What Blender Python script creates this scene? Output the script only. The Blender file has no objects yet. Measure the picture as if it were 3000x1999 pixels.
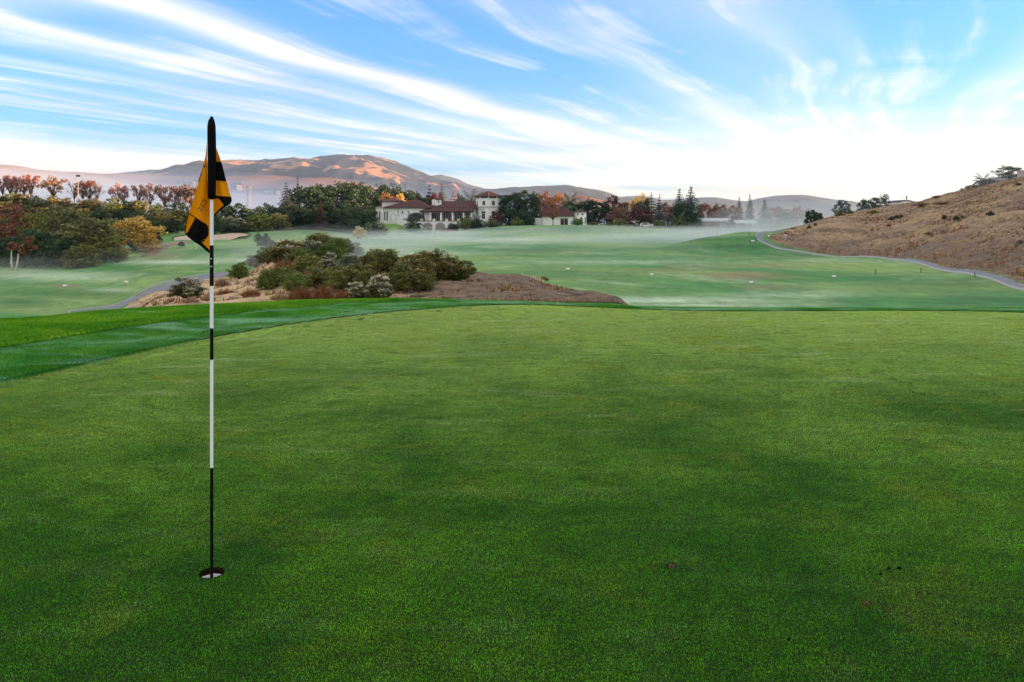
import bpy, bmesh, math, random
import numpy as np
from mathutils import Vector, Matrix

random.seed(7)
np.random.seed(7)
S = bpy.context.scene
COL = S.collection
R = math.radians

# ------------------------------------------------------------------ camera
F, CX, HY, HC = 2300.0, 1500.0, 650.0, 1.59      # pixels of the 3000 px photograph; eye height in metres
cam = bpy.data.cameras.new('camera')
cam.sensor_width = 36.0
cam.lens = F / 3000 * 36
cam.shift_y = -(999.5 - HY) / 3000
cam.clip_start, cam.clip_end = 0.05, 40000
camo = bpy.data.objects.new('camera', cam)
camo.location = (0, 0, HC)
camo.rotation_euler = (R(90), 0, 0)
COL.objects.link(camo)
S.camera = camo

# ------------------------------------------------------------------ sky, sun, exposure
SUN_AZ, SUN_EL = 84.0, 7.0
W = bpy.data.worlds.new('World')
S.world = W
W.use_nodes = True
W.cycles.sampling_method = 'MANUAL'
W.cycles.sample_map_resolution = 512
wt = W.node_tree
bgn = wt.nodes['Background']
sky = wt.nodes.new('ShaderNodeTexSky')
sky.sky_type = 'NISHITA'
sky.sun_disc = False
sky.sun_elevation, sky.sun_rotation = R(SUN_EL), R(SUN_AZ)
sky.air_density, sky.dust_density, sky.ozone_density = 1.0, 0.7, 3.2


class NT:
    """small helper to write node trees as expressions"""
    def __init__(s, tree):
        s.t = tree

    def n(s, typ, ins=None, **kw):
        nd = s.t.nodes.new('ShaderNode' + typ)
        for k, v in kw.items():
            setattr(nd, k, v)
        for k, v in (ins or {}).items():
            s.put(nd.inputs[k], v)
        return nd

    def put(s, sock, v):
        if v is None:
            return
        if isinstance(v, bpy.types.NodeSocket):
            s.t.links.new(v, sock)
        elif isinstance(v, (tuple, list)) and len(v) == 3 and sock.type == 'RGBA':
            sock.default_value = (*v, 1)
        else:
            sock.default_value = v

    def m(s, op, a, b=None, c=None, clamp=False):
        nd = s.t.nodes.new('ShaderNodeMath')
        nd.operation, nd.use_clamp = op, clamp
        for i, v in enumerate((a, b, c)):
            s.put(nd.inputs[i], v)
        return nd.outputs[0]

    def vm(s, op, a, b=None):
        nd = s.t.nodes.new('ShaderNodeVectorMath')
        nd.operation = op
        s.put(nd.inputs[0], a)
        if b is not None:
            s.put(nd.inputs[1 if op != 'SCALE' else 3], b)
        return nd.outputs['Value' if op in ('DOT_PRODUCT', 'LENGTH') else 'Vector']

    def mix(s, f, a, b, blend='MIX'):
        nd = s.t.nodes.new('ShaderNodeMix')
        nd.data_type, nd.blend_type = 'RGBA', blend
        s.put(nd.inputs[0], f)
        s.put(nd.inputs[6], a)
        s.put(nd.inputs[7], b)
        return nd.outputs[2]

    def ss(s, x, lo, hi):                    # smooth step
        nd = s.t.nodes.new('ShaderNodeMapRange')
        nd.interpolation_type = 'SMOOTHSTEP'
        for k, v in ((0, x), (1, lo), (2, hi)):
            s.put(nd.inputs[k], v)
        return nd.outputs[0]

    def noise(s, vec, scale, detail=3.0, rough=0.55, dist=0.0, col=False):
        nd = s.n('TexNoise', {'Vector': vec, 'Scale': scale, 'Detail': detail, 'Roughness': rough, 'Distortion': dist})
        return nd.outputs['Color' if col else 'Fac']

    def comb(s, x, y, z=0.0):
        return s.n('CombineXYZ', {0: x, 1: y, 2: z}).outputs[0]

    def sep(s, v):
        o = s.n('SeparateXYZ', {0: v}).outputs
        return o[0], o[1], o[2]


def build_sky():
    g = NT(wt)
    d = g.n('TexCoord').outputs['Generated']
    x, y, z = g.sep(d)
    zz = g.m('ADD', g.m('MAXIMUM', z, 0.0), 0.012)
    px, py = g.m('DIVIDE', x, zz), g.m('DIVIDE', y, zz)          # where the ray meets the cloud layer
    a = R(27)
    c = g.m('SUBTRACT', g.m('MULTIPLY', px, math.cos(a)), g.m('MULTIPLY', py, math.sin(a)))   # across the streaks
    l = g.m('ADD', g.m('MULTIPLY', px, math.sin(a)), g.m('MULTIPLY', py, math.cos(a)))        # along the streaks
    wob = g.m('MULTIPLY', g.m('SUBTRACT', g.noise(g.comb(l, c, 3.1), 0.25, 2), 0.5), 0.9)
    c2 = g.m('ADD', c, wob)
    fine = g.noise(g.comb(g.m('MULTIPLY', l, 0.16), g.m('MULTIPLY', c2, 2.3), 0.0), 1.6, 4, 0.6, 0.25)
    mid = g.noise(g.comb(g.m('MULTIPLY', l, 0.10), g.m('MULTIPLY', c2, 0.8), 4.0), 1.3, 2.5, 0.55, 0.3)
    puff = g.noise(g.comb(px, py, 9.0), 0.8, 4, 0.62, 0.4)
    bands = None
    for cc, w, amp in ((-3.02, 0.20, 0.95), (-3.75, 0.09, 0.32), (-4.55, 0.14, 0.40), (-5.2, 0.08, 0.25), (-7.4, 0.3, 0.25), (2.2, 0.5, 0.4), (6.5, 0.6, 0.5), (-12, 0.5, 0.35)):
        t = g.m('DIVIDE', g.m('SUBTRACT', c2, cc), w)
        b = g.m('MULTIPLY', g.m('EXPONENT', g.m('MULTIPLY', g.m('MULTIPLY', t, t), -1.0)), amp)
        bands = b if bands is None else g.m('ADD', bands, b)
    bands = g.m('MULTIPLY', bands, g.m('ADD', 0.35, g.m('MULTIPLY', fine, 1.25)))
    clear = g.m('MULTIPLY', g.ss(l, 1.2, 2.6), g.m('MULTIPLY', g.ss(c, -9.5, -7.0), g.ss(c, 4.6, 2.6)))           # the clear lane between the streaks
    veil = g.m('MULTIPLY', g.ss(mid, 0.44, 0.80), 0.6)
    sheet = g.m('MULTIPLY', g.ss(g.m('ADD', g.m('MULTIPLY', mid, 0.6), g.m('MULTIPLY', puff, 0.4)), 0.18, 0.44), 0.92)  # cloud sheet overhead and behind, out of view, added to brighten the ground
    veil = g.m('MAXIMUM', veil, g.m('MULTIPLY', sheet, g.m('SUBTRACT', 1.0, clear)))
    wisps = g.m('MULTIPLY', g.ss(g.m('MULTIPLY', fine, g.m('ADD', puff, 0.35)), 0.40, 0.66), 0.55)
    dist = g.m('SQRT', g.m('ADD', g.m('MULTIPLY', px, px), g.m('MULTIPLY', py, py)))
    deck = g.m('MULTIPLY', g.ss(dist, 4.8, 10.5), g.ss(c, -7.0, -2.4))
    deck = g.m('MULTIPLY', deck, g.m('ADD', 0.55, g.m('MULTIPLY', g.m('ADD', fine, puff), 0.45)))
    flat = g.noise(g.comb(g.m('MULTIPLY', px, 0.22), g.m('MULTIPLY', py, 0.30), 2.0), 1.0, 3, 0.6)
    low = g.m('MULTIPLY', g.ss(dist, 8.0, 19.0), g.m('ADD', 0.20, g.m('MULTIPLY', g.ss(flat, 0.40, 0.62), 0.55)))
    cov = g.m('ADD', bands, g.m('ADD', veil, g.m('ADD', wisps, g.m('ADD', g.m('MULTIPLY', deck, 0.85), low))))
    cov = g.m('MULTIPLY', g.m('MULTIPLY', cov, 0.92), 1.0, clamp=True)
    lum = g.n('RGBToBW', {0: sky.outputs[0]}).outputs[0]
    body = g.m('ADD', 1.5, g.m('ADD', g.m('MULTIPLY', lum, 0.072), g.m('MULTIPLY', g.m('MULTIPLY', lum, lum), 0.028)))
    shade = g.m('ADD', 0.56, g.m('MULTIPLY', flat, 0.92))
    warm = g.ss(dist, 6.0, 22.0)
    tint = g.mix(warm, (1.02, 1.0, 0.985), (0.90, 0.85, 0.66))
    cl = g.vm('SCALE', tint, g.m('MULTIPLY', body, shade))
    r_, g_, b_ = g.n('SeparateColor', {0: sky.outputs[0]}).outputs
    deep = g.n('CombineColor', {i: g.m('MULTIPLY', g.m('POWER', q, w), k) for i, (q, k, w) in enumerate(((r_, 0.320, 0.85), (g_, 0.585, 0.80), (b_, 0.90, 0.75)))}).outputs[0]
    wt.links.new(g.mix(cov, deep, cl), bgn.inputs[0])


build_sky()
bgn.inputs[1].default_value = 0.12

sun = bpy.data.lights.new('sun', 'SUN')
sun.energy, sun.angle, sun.color = 4.0, R(0.5), (1.0, 0.56, 0.30)
suno = bpy.data.objects.new('sun', sun)
sdir = Vector((math.sin(R(SUN_AZ)) * math.cos(R(SUN_EL)), math.cos(R(SUN_AZ)) * math.cos(R(SUN_EL)), math.sin(R(SUN_EL))))
suno.rotation_euler = sdir.to_track_quat('Z', 'Y').to_euler()
suno.location = (300, 0, 300)
COL.objects.link(suno)

S.view_settings.view_transform = 'Standard'
S.view_settings.look = 'None'
S.view_settings.exposure = 2.45
S.view_settings.gamma = 1.0
S.view_settings.use_curve_mapping = False
S.render.engine = 'CYCLES'
S.cycles.use_denoising = True
S.cycles.max_bounces = 6
S.cycles.diffuse_bounces = 3
S.cycles.glossy_bounces = 2
S.cycles.transmission_bounces = 3
S.cycles.transparent_max_bounces = 6
S.cycles.volume_bounces = 2
S.cycles.volume_step_rate = 4
S.cycles.volume_max_steps = 64

# ------------------------------------------------------------------ helpers
def P(px, py, Y):
    """the point at depth Y that a pixel of the photograph looks at"""
    return Vector(((px - CX) / F * Y, Y, HC + (HY - py) / F * Y))


def tag(o, label=None, cat=None, group=None, kind=None):
    for k, v in (('label', label), ('category', cat), ('group', group), ('kind', kind)):
        if v:
            o[k] = v
    return o


def empty(name, loc, rz=0.0, label=None, cat=None, group=None):
    o = bpy.data.objects.new(name, None)
    o.location = loc
    o.rotation_euler = (0, 0, rz)
    o.empty_display_size = 0.2
    COL.objects.link(o)
    return tag(o, label, cat, group)


def link(name, mesh, parent=None):
    o = bpy.data.objects.new(name, mesh)
    COL.objects.link(o)
    if parent is not None:
        o.parent = parent
    return o


def mesh_np(name, V, Q, mat=None, attrs=None, smooth=True):
    """mesh from numpy vertices and quads (or triangles)"""
    V = np.asarray(V, dtype=np.float32).reshape(-1, 3)
    Q = np.asarray(Q, dtype=np.int32)
    k = Q.shape[1]
    me = bpy.data.meshes.new(name)
    me.vertices.add(len(V))
    me.vertices.foreach_set('co', V.ravel())
    me.loops.add(Q.size)
    me.loops.foreach_set('vertex_index', Q.ravel())
    me.polygons.add(len(Q))
    me.polygons.foreach_set('loop_start', np.arange(len(Q), dtype=np.int32) * k)
    me.polygons.foreach_set('loop_total', np.full(len(Q), k, dtype=np.int32))
    me.polygons.foreach_set('use_smooth', np.full(len(Q), smooth))
    me.update(calc_edges=True)
    for an, av in (attrs or {}).items():
        at = me.attributes.new(an, 'FLOAT', 'POINT')
        at.data.foreach_set('value', np.asarray(av, dtype=np.float32).ravel())
    if mat:
        me.materials.append(mat)
    return me


def _hash(i, j, seed):
    h = (i.astype(np.int64) * 374761393 + j.astype(np.int64) * 668265263 + seed * 982451653) & 0x7fffffff
    h = ((h ^ (h >> 13)) * 1274126177) & 0x7fffffff
    return ((h ^ (h >> 16)) & 0xffff) / 65535.0


def vnoise(x, y, seed=0):
    i, j = np.floor(x), np.floor(y)
    fx, fy = x - i, y - j
    fx, fy = fx * fx * fx * (fx * (fx * 6 - 15) + 10), fy * fy * fy * (fy * (fy * 6 - 15) + 10)
    a, b = _hash(i, j, seed), _hash(i + 1, j, seed)
    c, d = _hash(i, j + 1, seed), _hash(i + 1, j + 1, seed)
    return (a * (1 - fx) + b * fx) * (1 - fy) + (c * (1 - fx) + d * fx) * fy


def fbm(x, y, octv=4, seed=0, gain=0.5, ridged=False):
    x, y = np.asarray(x, float), np.asarray(y, float)
    r, a, t = 0.0, 1.0, 0.0
    for o in range(octv):
        v = vnoise(x * 2 ** o + 17.3 * o, y * 2 ** o - 9.1 * o, seed + o)
        r = r + a * ((1 - np.abs(2 * v - 1)) if ridged else v)
        t += a
        a *= gain
    return r / t


def sstep(x, a, b):
    t = np.clip((x - a) / (b - a), 0, 1)
    return t * t * (3 - 2 * t)


def pchip(xk, yk, x):
    """monotone cubic through (xk, yk); flat outside"""
    xk, yk, x = np.asarray(xk, float), np.asarray(yk, float), np.asarray(x, float)
    h = np.diff(xk)
    dl = np.diff(yk) / h
    m = np.zeros_like(yk)
    for i in range(1, len(xk) - 1):
        if dl[i - 1] * dl[i] > 0:
            w1, w2 = 2 * h[i] + h[i - 1], h[i] + 2 * h[i - 1]
            m[i] = (w1 + w2) / (w1 / dl[i - 1] + w2 / dl[i])
    m[0], m[-1] = dl[0], dl[-1]
    xc = np.clip(x, xk[0], xk[-1])
    i = np.clip(np.searchsorted(xk, xc, side='right') - 1, 0, len(h) - 1)
    t = (xc - xk[i]) / h[i]
    return ((1 + 2 * t) * (1 - t) ** 2 * yk[i] + t * (1 - t) ** 2 * h[i] * m[i]
            + t * t * (3 - 2 * t) * yk[i + 1] + t * t * (t - 1) * h[i] * m[i + 1])


def poly_sd(x, y, poly):
    """signed distance to a closed polygon, positive inside"""
    x, y = np.asarray(x, float), np.asarray(y, float)
    d = np.full(x.shape, 1e9)
    ins = np.zeros(x.shape, bool)
    n = len(poly)
    for k in range(n):
        ax, ay = poly[k]
        bx, by = poly[(k + 1) % n]
        ex, ey = bx - ax, by - ay
        t = np.clip(((x - ax) * ex + (y - ay) * ey) / (ex * ex + ey * ey + 1e-9), 0, 1)
        d = np.minimum(d, np.hypot(x - ax - t * ex, y - ay - t * ey))
        c = ((ay > y) != (by > y)) & (x < (bx - ax) * (y - ay) / (by - ay + 1e-12) + ax)
        ins ^= c
    return np.where(ins, d, -d)


def smooth_curve(pts, n=8, closed=False):
    """Catmull-Rom through 2-D or 3-D points"""
    p = [Vector(q).to_3d() if len(q) == 2 else Vector(q) for q in pts]
    out = []
    N = len(p)
    for i in range(N if closed else N - 1):
        if closed:
            a, b, c, d = p[i - 1], p[i], p[(i + 1) % N], p[(i + 2) % N]
        else:
            a, b, c, d = p[max(i - 1, 0)], p[i], p[i + 1], p[min(i + 2, N - 1)]
        for k in range(n):
            t = k / n
            out.append(0.5 * ((2 * b) + (c - a) * t + (2 * a - 5 * b + 4 * c - d) * t * t + (3 * b - a - 3 * c + d) * t ** 3))
    if not closed:
        out.append(p[-1])
    return out


# ------------------------------------------------------------------ terrain height
# each column: photo column px -> list of (depth Y, height z); heights come from where the ground shows in the photograph
def zc(Y, py):
    return HC + (HY - py) / F * Y


COLS = {
    -900: [(11, -0.02), (17, -1.3), (30, -3.0), (60, -5.0), (100, -5.0), (140, -3.8), (200, 7.0), (240, 7.4), (300, 5), (430, -14)],
    0: [(12.6, 0.0), (17, -1.2), (30, -3.2), (60, zc(60, 905)), (85, zc(85, 838)), (110, zc(110, 788)), (145, -4.0), (200, 6.2), (232, 6.8), (300, 4), (430, -14)],
    300: [(13.8, 0.0), (18, -1.0), (30, -2.9), (65, zc(65, 908)), (85, zc(85, 842)), (115, zc(115, 770)), (132, zc(132, 742)), (155, -3.0), (203, 4.8), (232, 5.2), (300, 3), (430, -14)],
    470: [(14.4, 0.0), (19, -0.95), (30, zc(30, 884)), (42, zc(42, 868)), (60, -4.2), (88, zc(88, 812)), (115, zc(115, 765)), (140, zc(140, 725)), (165, -2.3), (205, 3.0), (240, 3.2), (300, 2), (430, -14)],
    640: [(15.0, 0.0), (19, -0.85), (28, zc(28, 882)), (36, zc(36, 845)), (46, zc(46, 822)), (60, -3.9), (92, zc(92, 803)), (115, zc(115, 755)), (145, zc(145, 718)), (170, zc(170, 700)), (205, zc(205, 683)), (240, 1.5), (300, 2), (430, -14)],
    900: [(15.8, 0.0), (19, -0.7), (26, zc(26, 868)), (38, zc(38, 800)), (52, zc(52, 755)), (68, zc(68, 715)), (80, -0.9), (100, -2.8), (150, -2.4), (205, zc(205, 676)), (240, -0.5), (300, 0.5), (430, -12)],
    1050: [(16.0, 0.0), (19, -0.65), (26, zc(26, 866)), (36, zc(36, 806)), (46, zc(46, 775)), (60, -1.3), (80, -2.4), (120, -2.5), (160, -2.2), (215, zc(215, 690)), (238, -2.0), (256, 1.0), (300, 1.5), (430, -12)],
    1160: [(16.1, 0.0), (19, -0.62), (25, zc(25, 866)), (34, zc(34, 812)), (43, zc(43, 786)), (52, -1.7), (70, -2.5), (110, -2.5), (165, -2.4), (210, -2.5), (240, -2.3), (256, 1.0), (300, 1.4), (430, -12)],
    1225: [(16.1, 0.0), (19, -0.62), (25, zc(25, 866)), (33.5, zc(33.5, 817)), (41, zc(41, 796)), (50, -1.8), (66, -2.5), (107, -2.45), (165, -2.5), (208, -2.6), (240, zc(240, 686)), (258, -2.0), (266, 0.4), (300, 1.0), (430, -12)],
    1300: [(16.2, 0.0), (19, -0.6), (25, zc(25, 866)), (33, zc(33, 822)), (40, zc(40, 801)), (48, -1.9), (64, -2.5), (105, -2.4), (165, -2.5), (205, -2.6), (238, zc(238, 682)), (262, -1.6), (300, 0), (430, -12)],
    1500: [(15.9, 0.0), (18, -0.4), (24, zc(24, 868)), (31, zc(31, 828)), (38, zc(38, 806)), (46, -2.0), (64, -2.35), (105, -2.2), (165, -2.1), (200, zc(200, 678)), (232, zc(232, 664)), (262, 0.3), (300, 0.6), (430, -12)],
    1680: [(15.2, 0.0), (17.5, -0.3), (24, zc(24, 876)), (31, zc(31, 848)), (40, -2.0), (64, -2.35), (105, -2.25), (165, -2.1), (200, zc(200, 676)), (232, zc(232, 661)), (262, 0.2), (300, 0.4), (430, -12)],
    1800: [(15.0, 0.0), (17.2, -0.3), (22, zc(22, 884)), (27, zc(27, 867)), (34, -2.0), (64, -2.35), (105, -2.3), (165, -2.4), (203, zc(203, 679)), (247, zc(247, 665)), (300, 0.0), (430, -11)],
    1900: [(14.7, 0.0), (17, -0.35), (24, -1.45), (36, -2.25), (64, -2.35), (105, -2.3), (165, -2.6), (205, zc(205, 682)), (262, zc(262, 668)), (300, -0.4), (430, -10)],
    2080: [(14.6, 0.0), (17, -0.35), (24, -1.45), (36, -2.25), (64, -2.35), (98, -2.7), (128, zc(128, 692)), (150, -2.9), (205, -3.2), (300, -1.4), (430, -8)],
    2200: [(14.5, 0.0), (17, -0.35), (24, -1.45), (36, -2.25), (64, -2.35), (98, -2.5), (126, zc(126, 677)), (150, -2.6), (205, -3.3), (300, -2.2), (430, -8)],
    2300: [(14.5, 0.0), (17, -0.35), (24, -1.45), (36, -2.25), (64, -2.4), (95, -2.35), (118, zc(118, 697)), (134, zc(134, 674)), (150, -1.4), (205, -3.3), (300, -2.2), (430, -8)],
    2450: [(14.4, 0.0), (17, -0.35), (24, -1.45), (36, -2.25), (64, -2.4), (93, -2.35), (102, -1.8), (128, zc(128, 655)), (160, zc(160, 633)), (205, -0.5), (300, -2.0), (430, -8)],
    2600: [(14.4, 0.0), (17, -0.35), (24, -1.4), (36, -2.25), (64, -2.4), (80, -2.35), (88, -1.9), (108, zc(108, 680)), (140, zc(140, 636)), (175, zc(175, 604)), (215, 3.0), (300, 1.5), (430, -8)],
    2750: [(14.3, 0.0), (17, -0.35), (24, -1.35), (36, -2.2), (58, -2.35), (66, -2.25), (74, -1.6), (95, zc(95, 670)), (122, zc(122, 615)), (158, zc(158, 576)), (200, 5.5), (300, 3), (430, -8)],
    3000: [(14.1, 0.0), (17, -0.35), (24, -1.35), (36, -2.1), (44, -2.2), (52, -1.5), (68, zc(68, 690)), (92, zc(92, 610)), (126, zc(126, 518)), (145, 9.6), (200, 10.5), (300, 7), (430, -6)],
    3700: [(13.8, 0.0), (17, -0.5), (22, -1.5), (27, -2.0), (34, -1.4), (50, 2.4), (75, 7.5), (105, 12.0), (145, 14.5), (200, 16), (300, 12), (430, -2)],
    4600: [(13.5, 0.0), (16, -0.6), (19, -1.2), (24, 0.4), (36, 5.0), (60, 11), (95, 15.5), (145, 18.0), (200, 19), (300, 16), (430, 2)],
}
CPX = np.array(sorted(COLS), float)
_YF = np.concatenate([[-40, 1], np.linspace(4, 60, 160), np.exp(np.linspace(math.log(60.5), math.log(480), 160))])
_TAB = []
for _p in CPX:
    _k = COLS[int(_p)]
    _ys = [-40, _k[0][0] - 2.6] + [q[0] for q in _k] + [480]
    _zs = [0, 0.0] + [q[1] if i else q[1] - 0.045 for i, q in enumerate(_k)] + [_k[-1][1] - 3]
    _TAB.append(pchip(_ys, _zs, _YF))
_TAB = np.array(_TAB)                               # columns x depths


def height(x, y):
    x, y = np.asarray(x, float), np.asarray(y, float)
    shp = x.shape
    x, y = x.ravel(), y.ravel()
    px = CX + F * x / np.maximum(y, 11.0)
    px = np.clip(px, CPX[0], CPX[-1])
    yi = np.clip(np.searchsorted(_YF, y, side='right') - 1, 0, len(_YF) - 2)
    t = np.clip((y - _YF[yi]) / (_YF[yi + 1] - _YF[yi]), 0, 1)
    ci = np.clip(np.searchsorted(CPX, px, side='right') - 1, 0, len(CPX) - 2)
    zq = []
    for o in (-1, 0, 1, 2):
        k = np.clip(ci + o, 0, len(CPX) - 1)
        zq.append(_TAB[k, yi] * (1 - t) + _TAB[k, yi + 1] * t)
    x1, x2 = CPX[ci], CPX[ci + 1]
    x0, x3 = CPX[np.clip(ci - 1, 0, None)], CPX[np.clip(ci + 2, None, len(CPX) - 1)]
    s = (px - x1) / (x2 - x1)
    dl = (zq[2] - zq[1]) / (x2 - x1)

    def slope(za, zb, zcx, xa, xb, xc):
        d1 = np.where(xb > xa, (zb - za) / np.maximum(xb - xa, 1e-6), 0)
        d2 = np.where(xc > xb, (zcx - zb) / np.maximum(xc - xb, 1e-6), 0)
        return np.where(d1 * d2 > 0, 2 * d1 * d2 / np.where(np.abs(d1 + d2) < 1e-12, 1, d1 + d2), 0)
    m1, m2 = slope(zq[0], zq[1], zq[2], x0, x1, x2), slope(zq[1], zq[2], zq[3], x1, x2, x3)
    hh = x2 - x1
    z = ((1 + 2 * s) * (1 - s) ** 2 * zq[1] + s * (1 - s) ** 2 * hh * m1 + s * s * (3 - 2 * s) * zq[2] + s * s * (s - 1) * hh * m2)
    far = sstep(y, 17, 60)
    z = z + far * (fbm(x / 22, y / 16, 3, 5) - 0.5) * 0.6 * np.clip(y / 90, 0.2, 1.6)
    cup = np.hypot(x + 1.36, y - 3.55)
    z = z + sstep(cup, 0.6, 4.0) * (1 - far) * (fbm(x / 5.5, y / 5.5, 2, 11) - 0.5) * 0.03
    return z.reshape(shp)


def H(x, y):
    return float(height(np.array([x]), np.array([y]))[0])


def G(px, Y, dz=0.0):
    x = (px - CX) / F * Y
    return Vector((x, Y, H(x, Y) + dz))

# ------------------------------------------------------------------ ground materials
def new_mat(name):
    m = bpy.data.materials.new(name)
    m.use_nodes = True
    nt = m.node_tree
    b = nt.nodes['Principled BSDF']
    return m, NT(nt), b


def pos(g):
    return g.n('NewGeometry').outputs['Position']


def attr(g, name):
    return g.n('Attribute', attribute_name=name).outputs['Fac']


def bump(g, h, strength, dist):
    return g.n('Bump', {'Strength': strength, 'Distance': dist, 'Height': h}).outputs[0]


def green_colour(g, p):
    """colour of the putting surface, by place: yellowish, lush and dewy patches, plus painted light by distance"""
    n1 = g.noise(p, 0.55, 4, 0.6, 0.6)
    n2 = g.noise(g.vm('ADD', p, (31, 7, 0)), 1.5, 4, 0.62, 0.8)
    n3 = g.noise(g.vm('ADD', p, (3, 57, 0)), 3.0, 3, 0.6, 0.5)
    n4 = g.noise(g.vm('MULTIPLY', p, (0.5, 2.4, 1.0)), 1.4, 3, 0.6, 0.4)
    far = g.ss(g.m('ADD', g.sep(p)[1], g.m('MULTIPLY', g.m('SUBTRACT', n1, 0.5), 7.0)), 3.0, 12.5)      # dew plus painted light: pale sheen far off, darkened turf up close
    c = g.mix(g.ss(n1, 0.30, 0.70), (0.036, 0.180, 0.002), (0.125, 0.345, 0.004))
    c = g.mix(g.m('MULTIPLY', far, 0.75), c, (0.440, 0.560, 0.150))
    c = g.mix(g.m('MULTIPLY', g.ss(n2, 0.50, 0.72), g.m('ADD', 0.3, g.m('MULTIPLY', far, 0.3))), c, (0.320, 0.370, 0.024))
    c = g.mix(g.m('MULTIPLY', g.ss(n3, 0.52, 0.70), 0.4), c, (0.150, 0.330, 0.050))
    c = g.mix(g.m('MULTIPLY', g.ss(g.m('SUBTRACT', 1.0, n3), 0.54, 0.72), 0.42), c, (0.034, 0.150, 0.003))
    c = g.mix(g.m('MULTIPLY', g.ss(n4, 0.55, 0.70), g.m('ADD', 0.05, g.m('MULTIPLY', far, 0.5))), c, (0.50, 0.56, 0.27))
    n6 = g.noise(g.vm('MULTIPLY', p, (0.8, 1.6, 1.0)), 7.0, 4, 0.65, 0.5)
    c = g.vm('SCALE', c, g.m('ADD', 0.40, g.m('MULTIPLY', n6, 1.22)))
    return c


def collar_colour(g, p, edge):
    n1 = g.noise(g.vm('ADD', p, (11, 3, 0)), 0.8, 4, 0.6, 0.8)
    n2 = g.noise(g.vm('MULTIPLY', p, (0.6, 1.1, 1.0)), 0.9, 4, 0.62, 1.2)
    deep = g.mix(g.ss(n1, 0.35, 0.65), (0.034, 0.190, 0.020), (0.085, 0.280, 0.040))
    dew = g.m('MULTIPLY', g.ss(n2, 0.42, 0.66), 0.72)
    collar = g.mix(dew, deep, (0.28, 0.48, 0.30))
    lush = g.mix(g.ss(n1, 0.35, 0.7), (0.060, 0.215, 0.008), (0.150, 0.310, 0.016))
    lush = g.mix(g.m('MULTIPLY', g.ss(n2, 0.58, 0.76), 0.6), lush, (0.42, 0.62, 0.30))
    edge = g.m('ADD', edge, g.m('MULTIPLY', g.ss(g.noise(p, 1.3, 4), 0.45, 0.68), 0.6), clamp=True)
    return g.mix(edge, collar, lush)


def make_turf():
    m, g, b = new_mat('mown turf')
    p = pos(g)
    gr = attr(g, 'green')                 # signed metres inside the putting surface
    wob = g.m('MULTIPLY', g.m('SUBTRACT', g.noise(p, 9.0, 3), 0.5), 0.10)
    isg = g.ss(g.m('ADD', gr, wob), -0.012, 0.012)
    wob2 = g.m('MULTIPLY', g.m('SUBTRACT', g.noise(p, 1.2, 3), 0.5), 0.9)
    edge = g.ss(g.m('ADD', g.m('MULTIPLY', gr, -1.0), wob2), 1.55, 1.95)
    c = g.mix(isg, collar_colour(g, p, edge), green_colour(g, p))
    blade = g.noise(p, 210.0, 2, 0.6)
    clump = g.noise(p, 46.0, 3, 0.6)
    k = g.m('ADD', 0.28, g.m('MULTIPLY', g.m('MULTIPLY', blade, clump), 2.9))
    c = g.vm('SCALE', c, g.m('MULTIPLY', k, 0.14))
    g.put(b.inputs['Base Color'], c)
    b.inputs['Roughness'].default_value = 0.75
    b.inputs['Specular IOR Level'].default_value = 0.12
    hgt = g.m('ADD', g.m('MULTIPLY', blade, 0.6), g.m('MULTIPLY', clump, 1.0))
    g.put(b.inputs['Normal'], bump(g, hgt, 0.9, 0.012))
    return m


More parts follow.
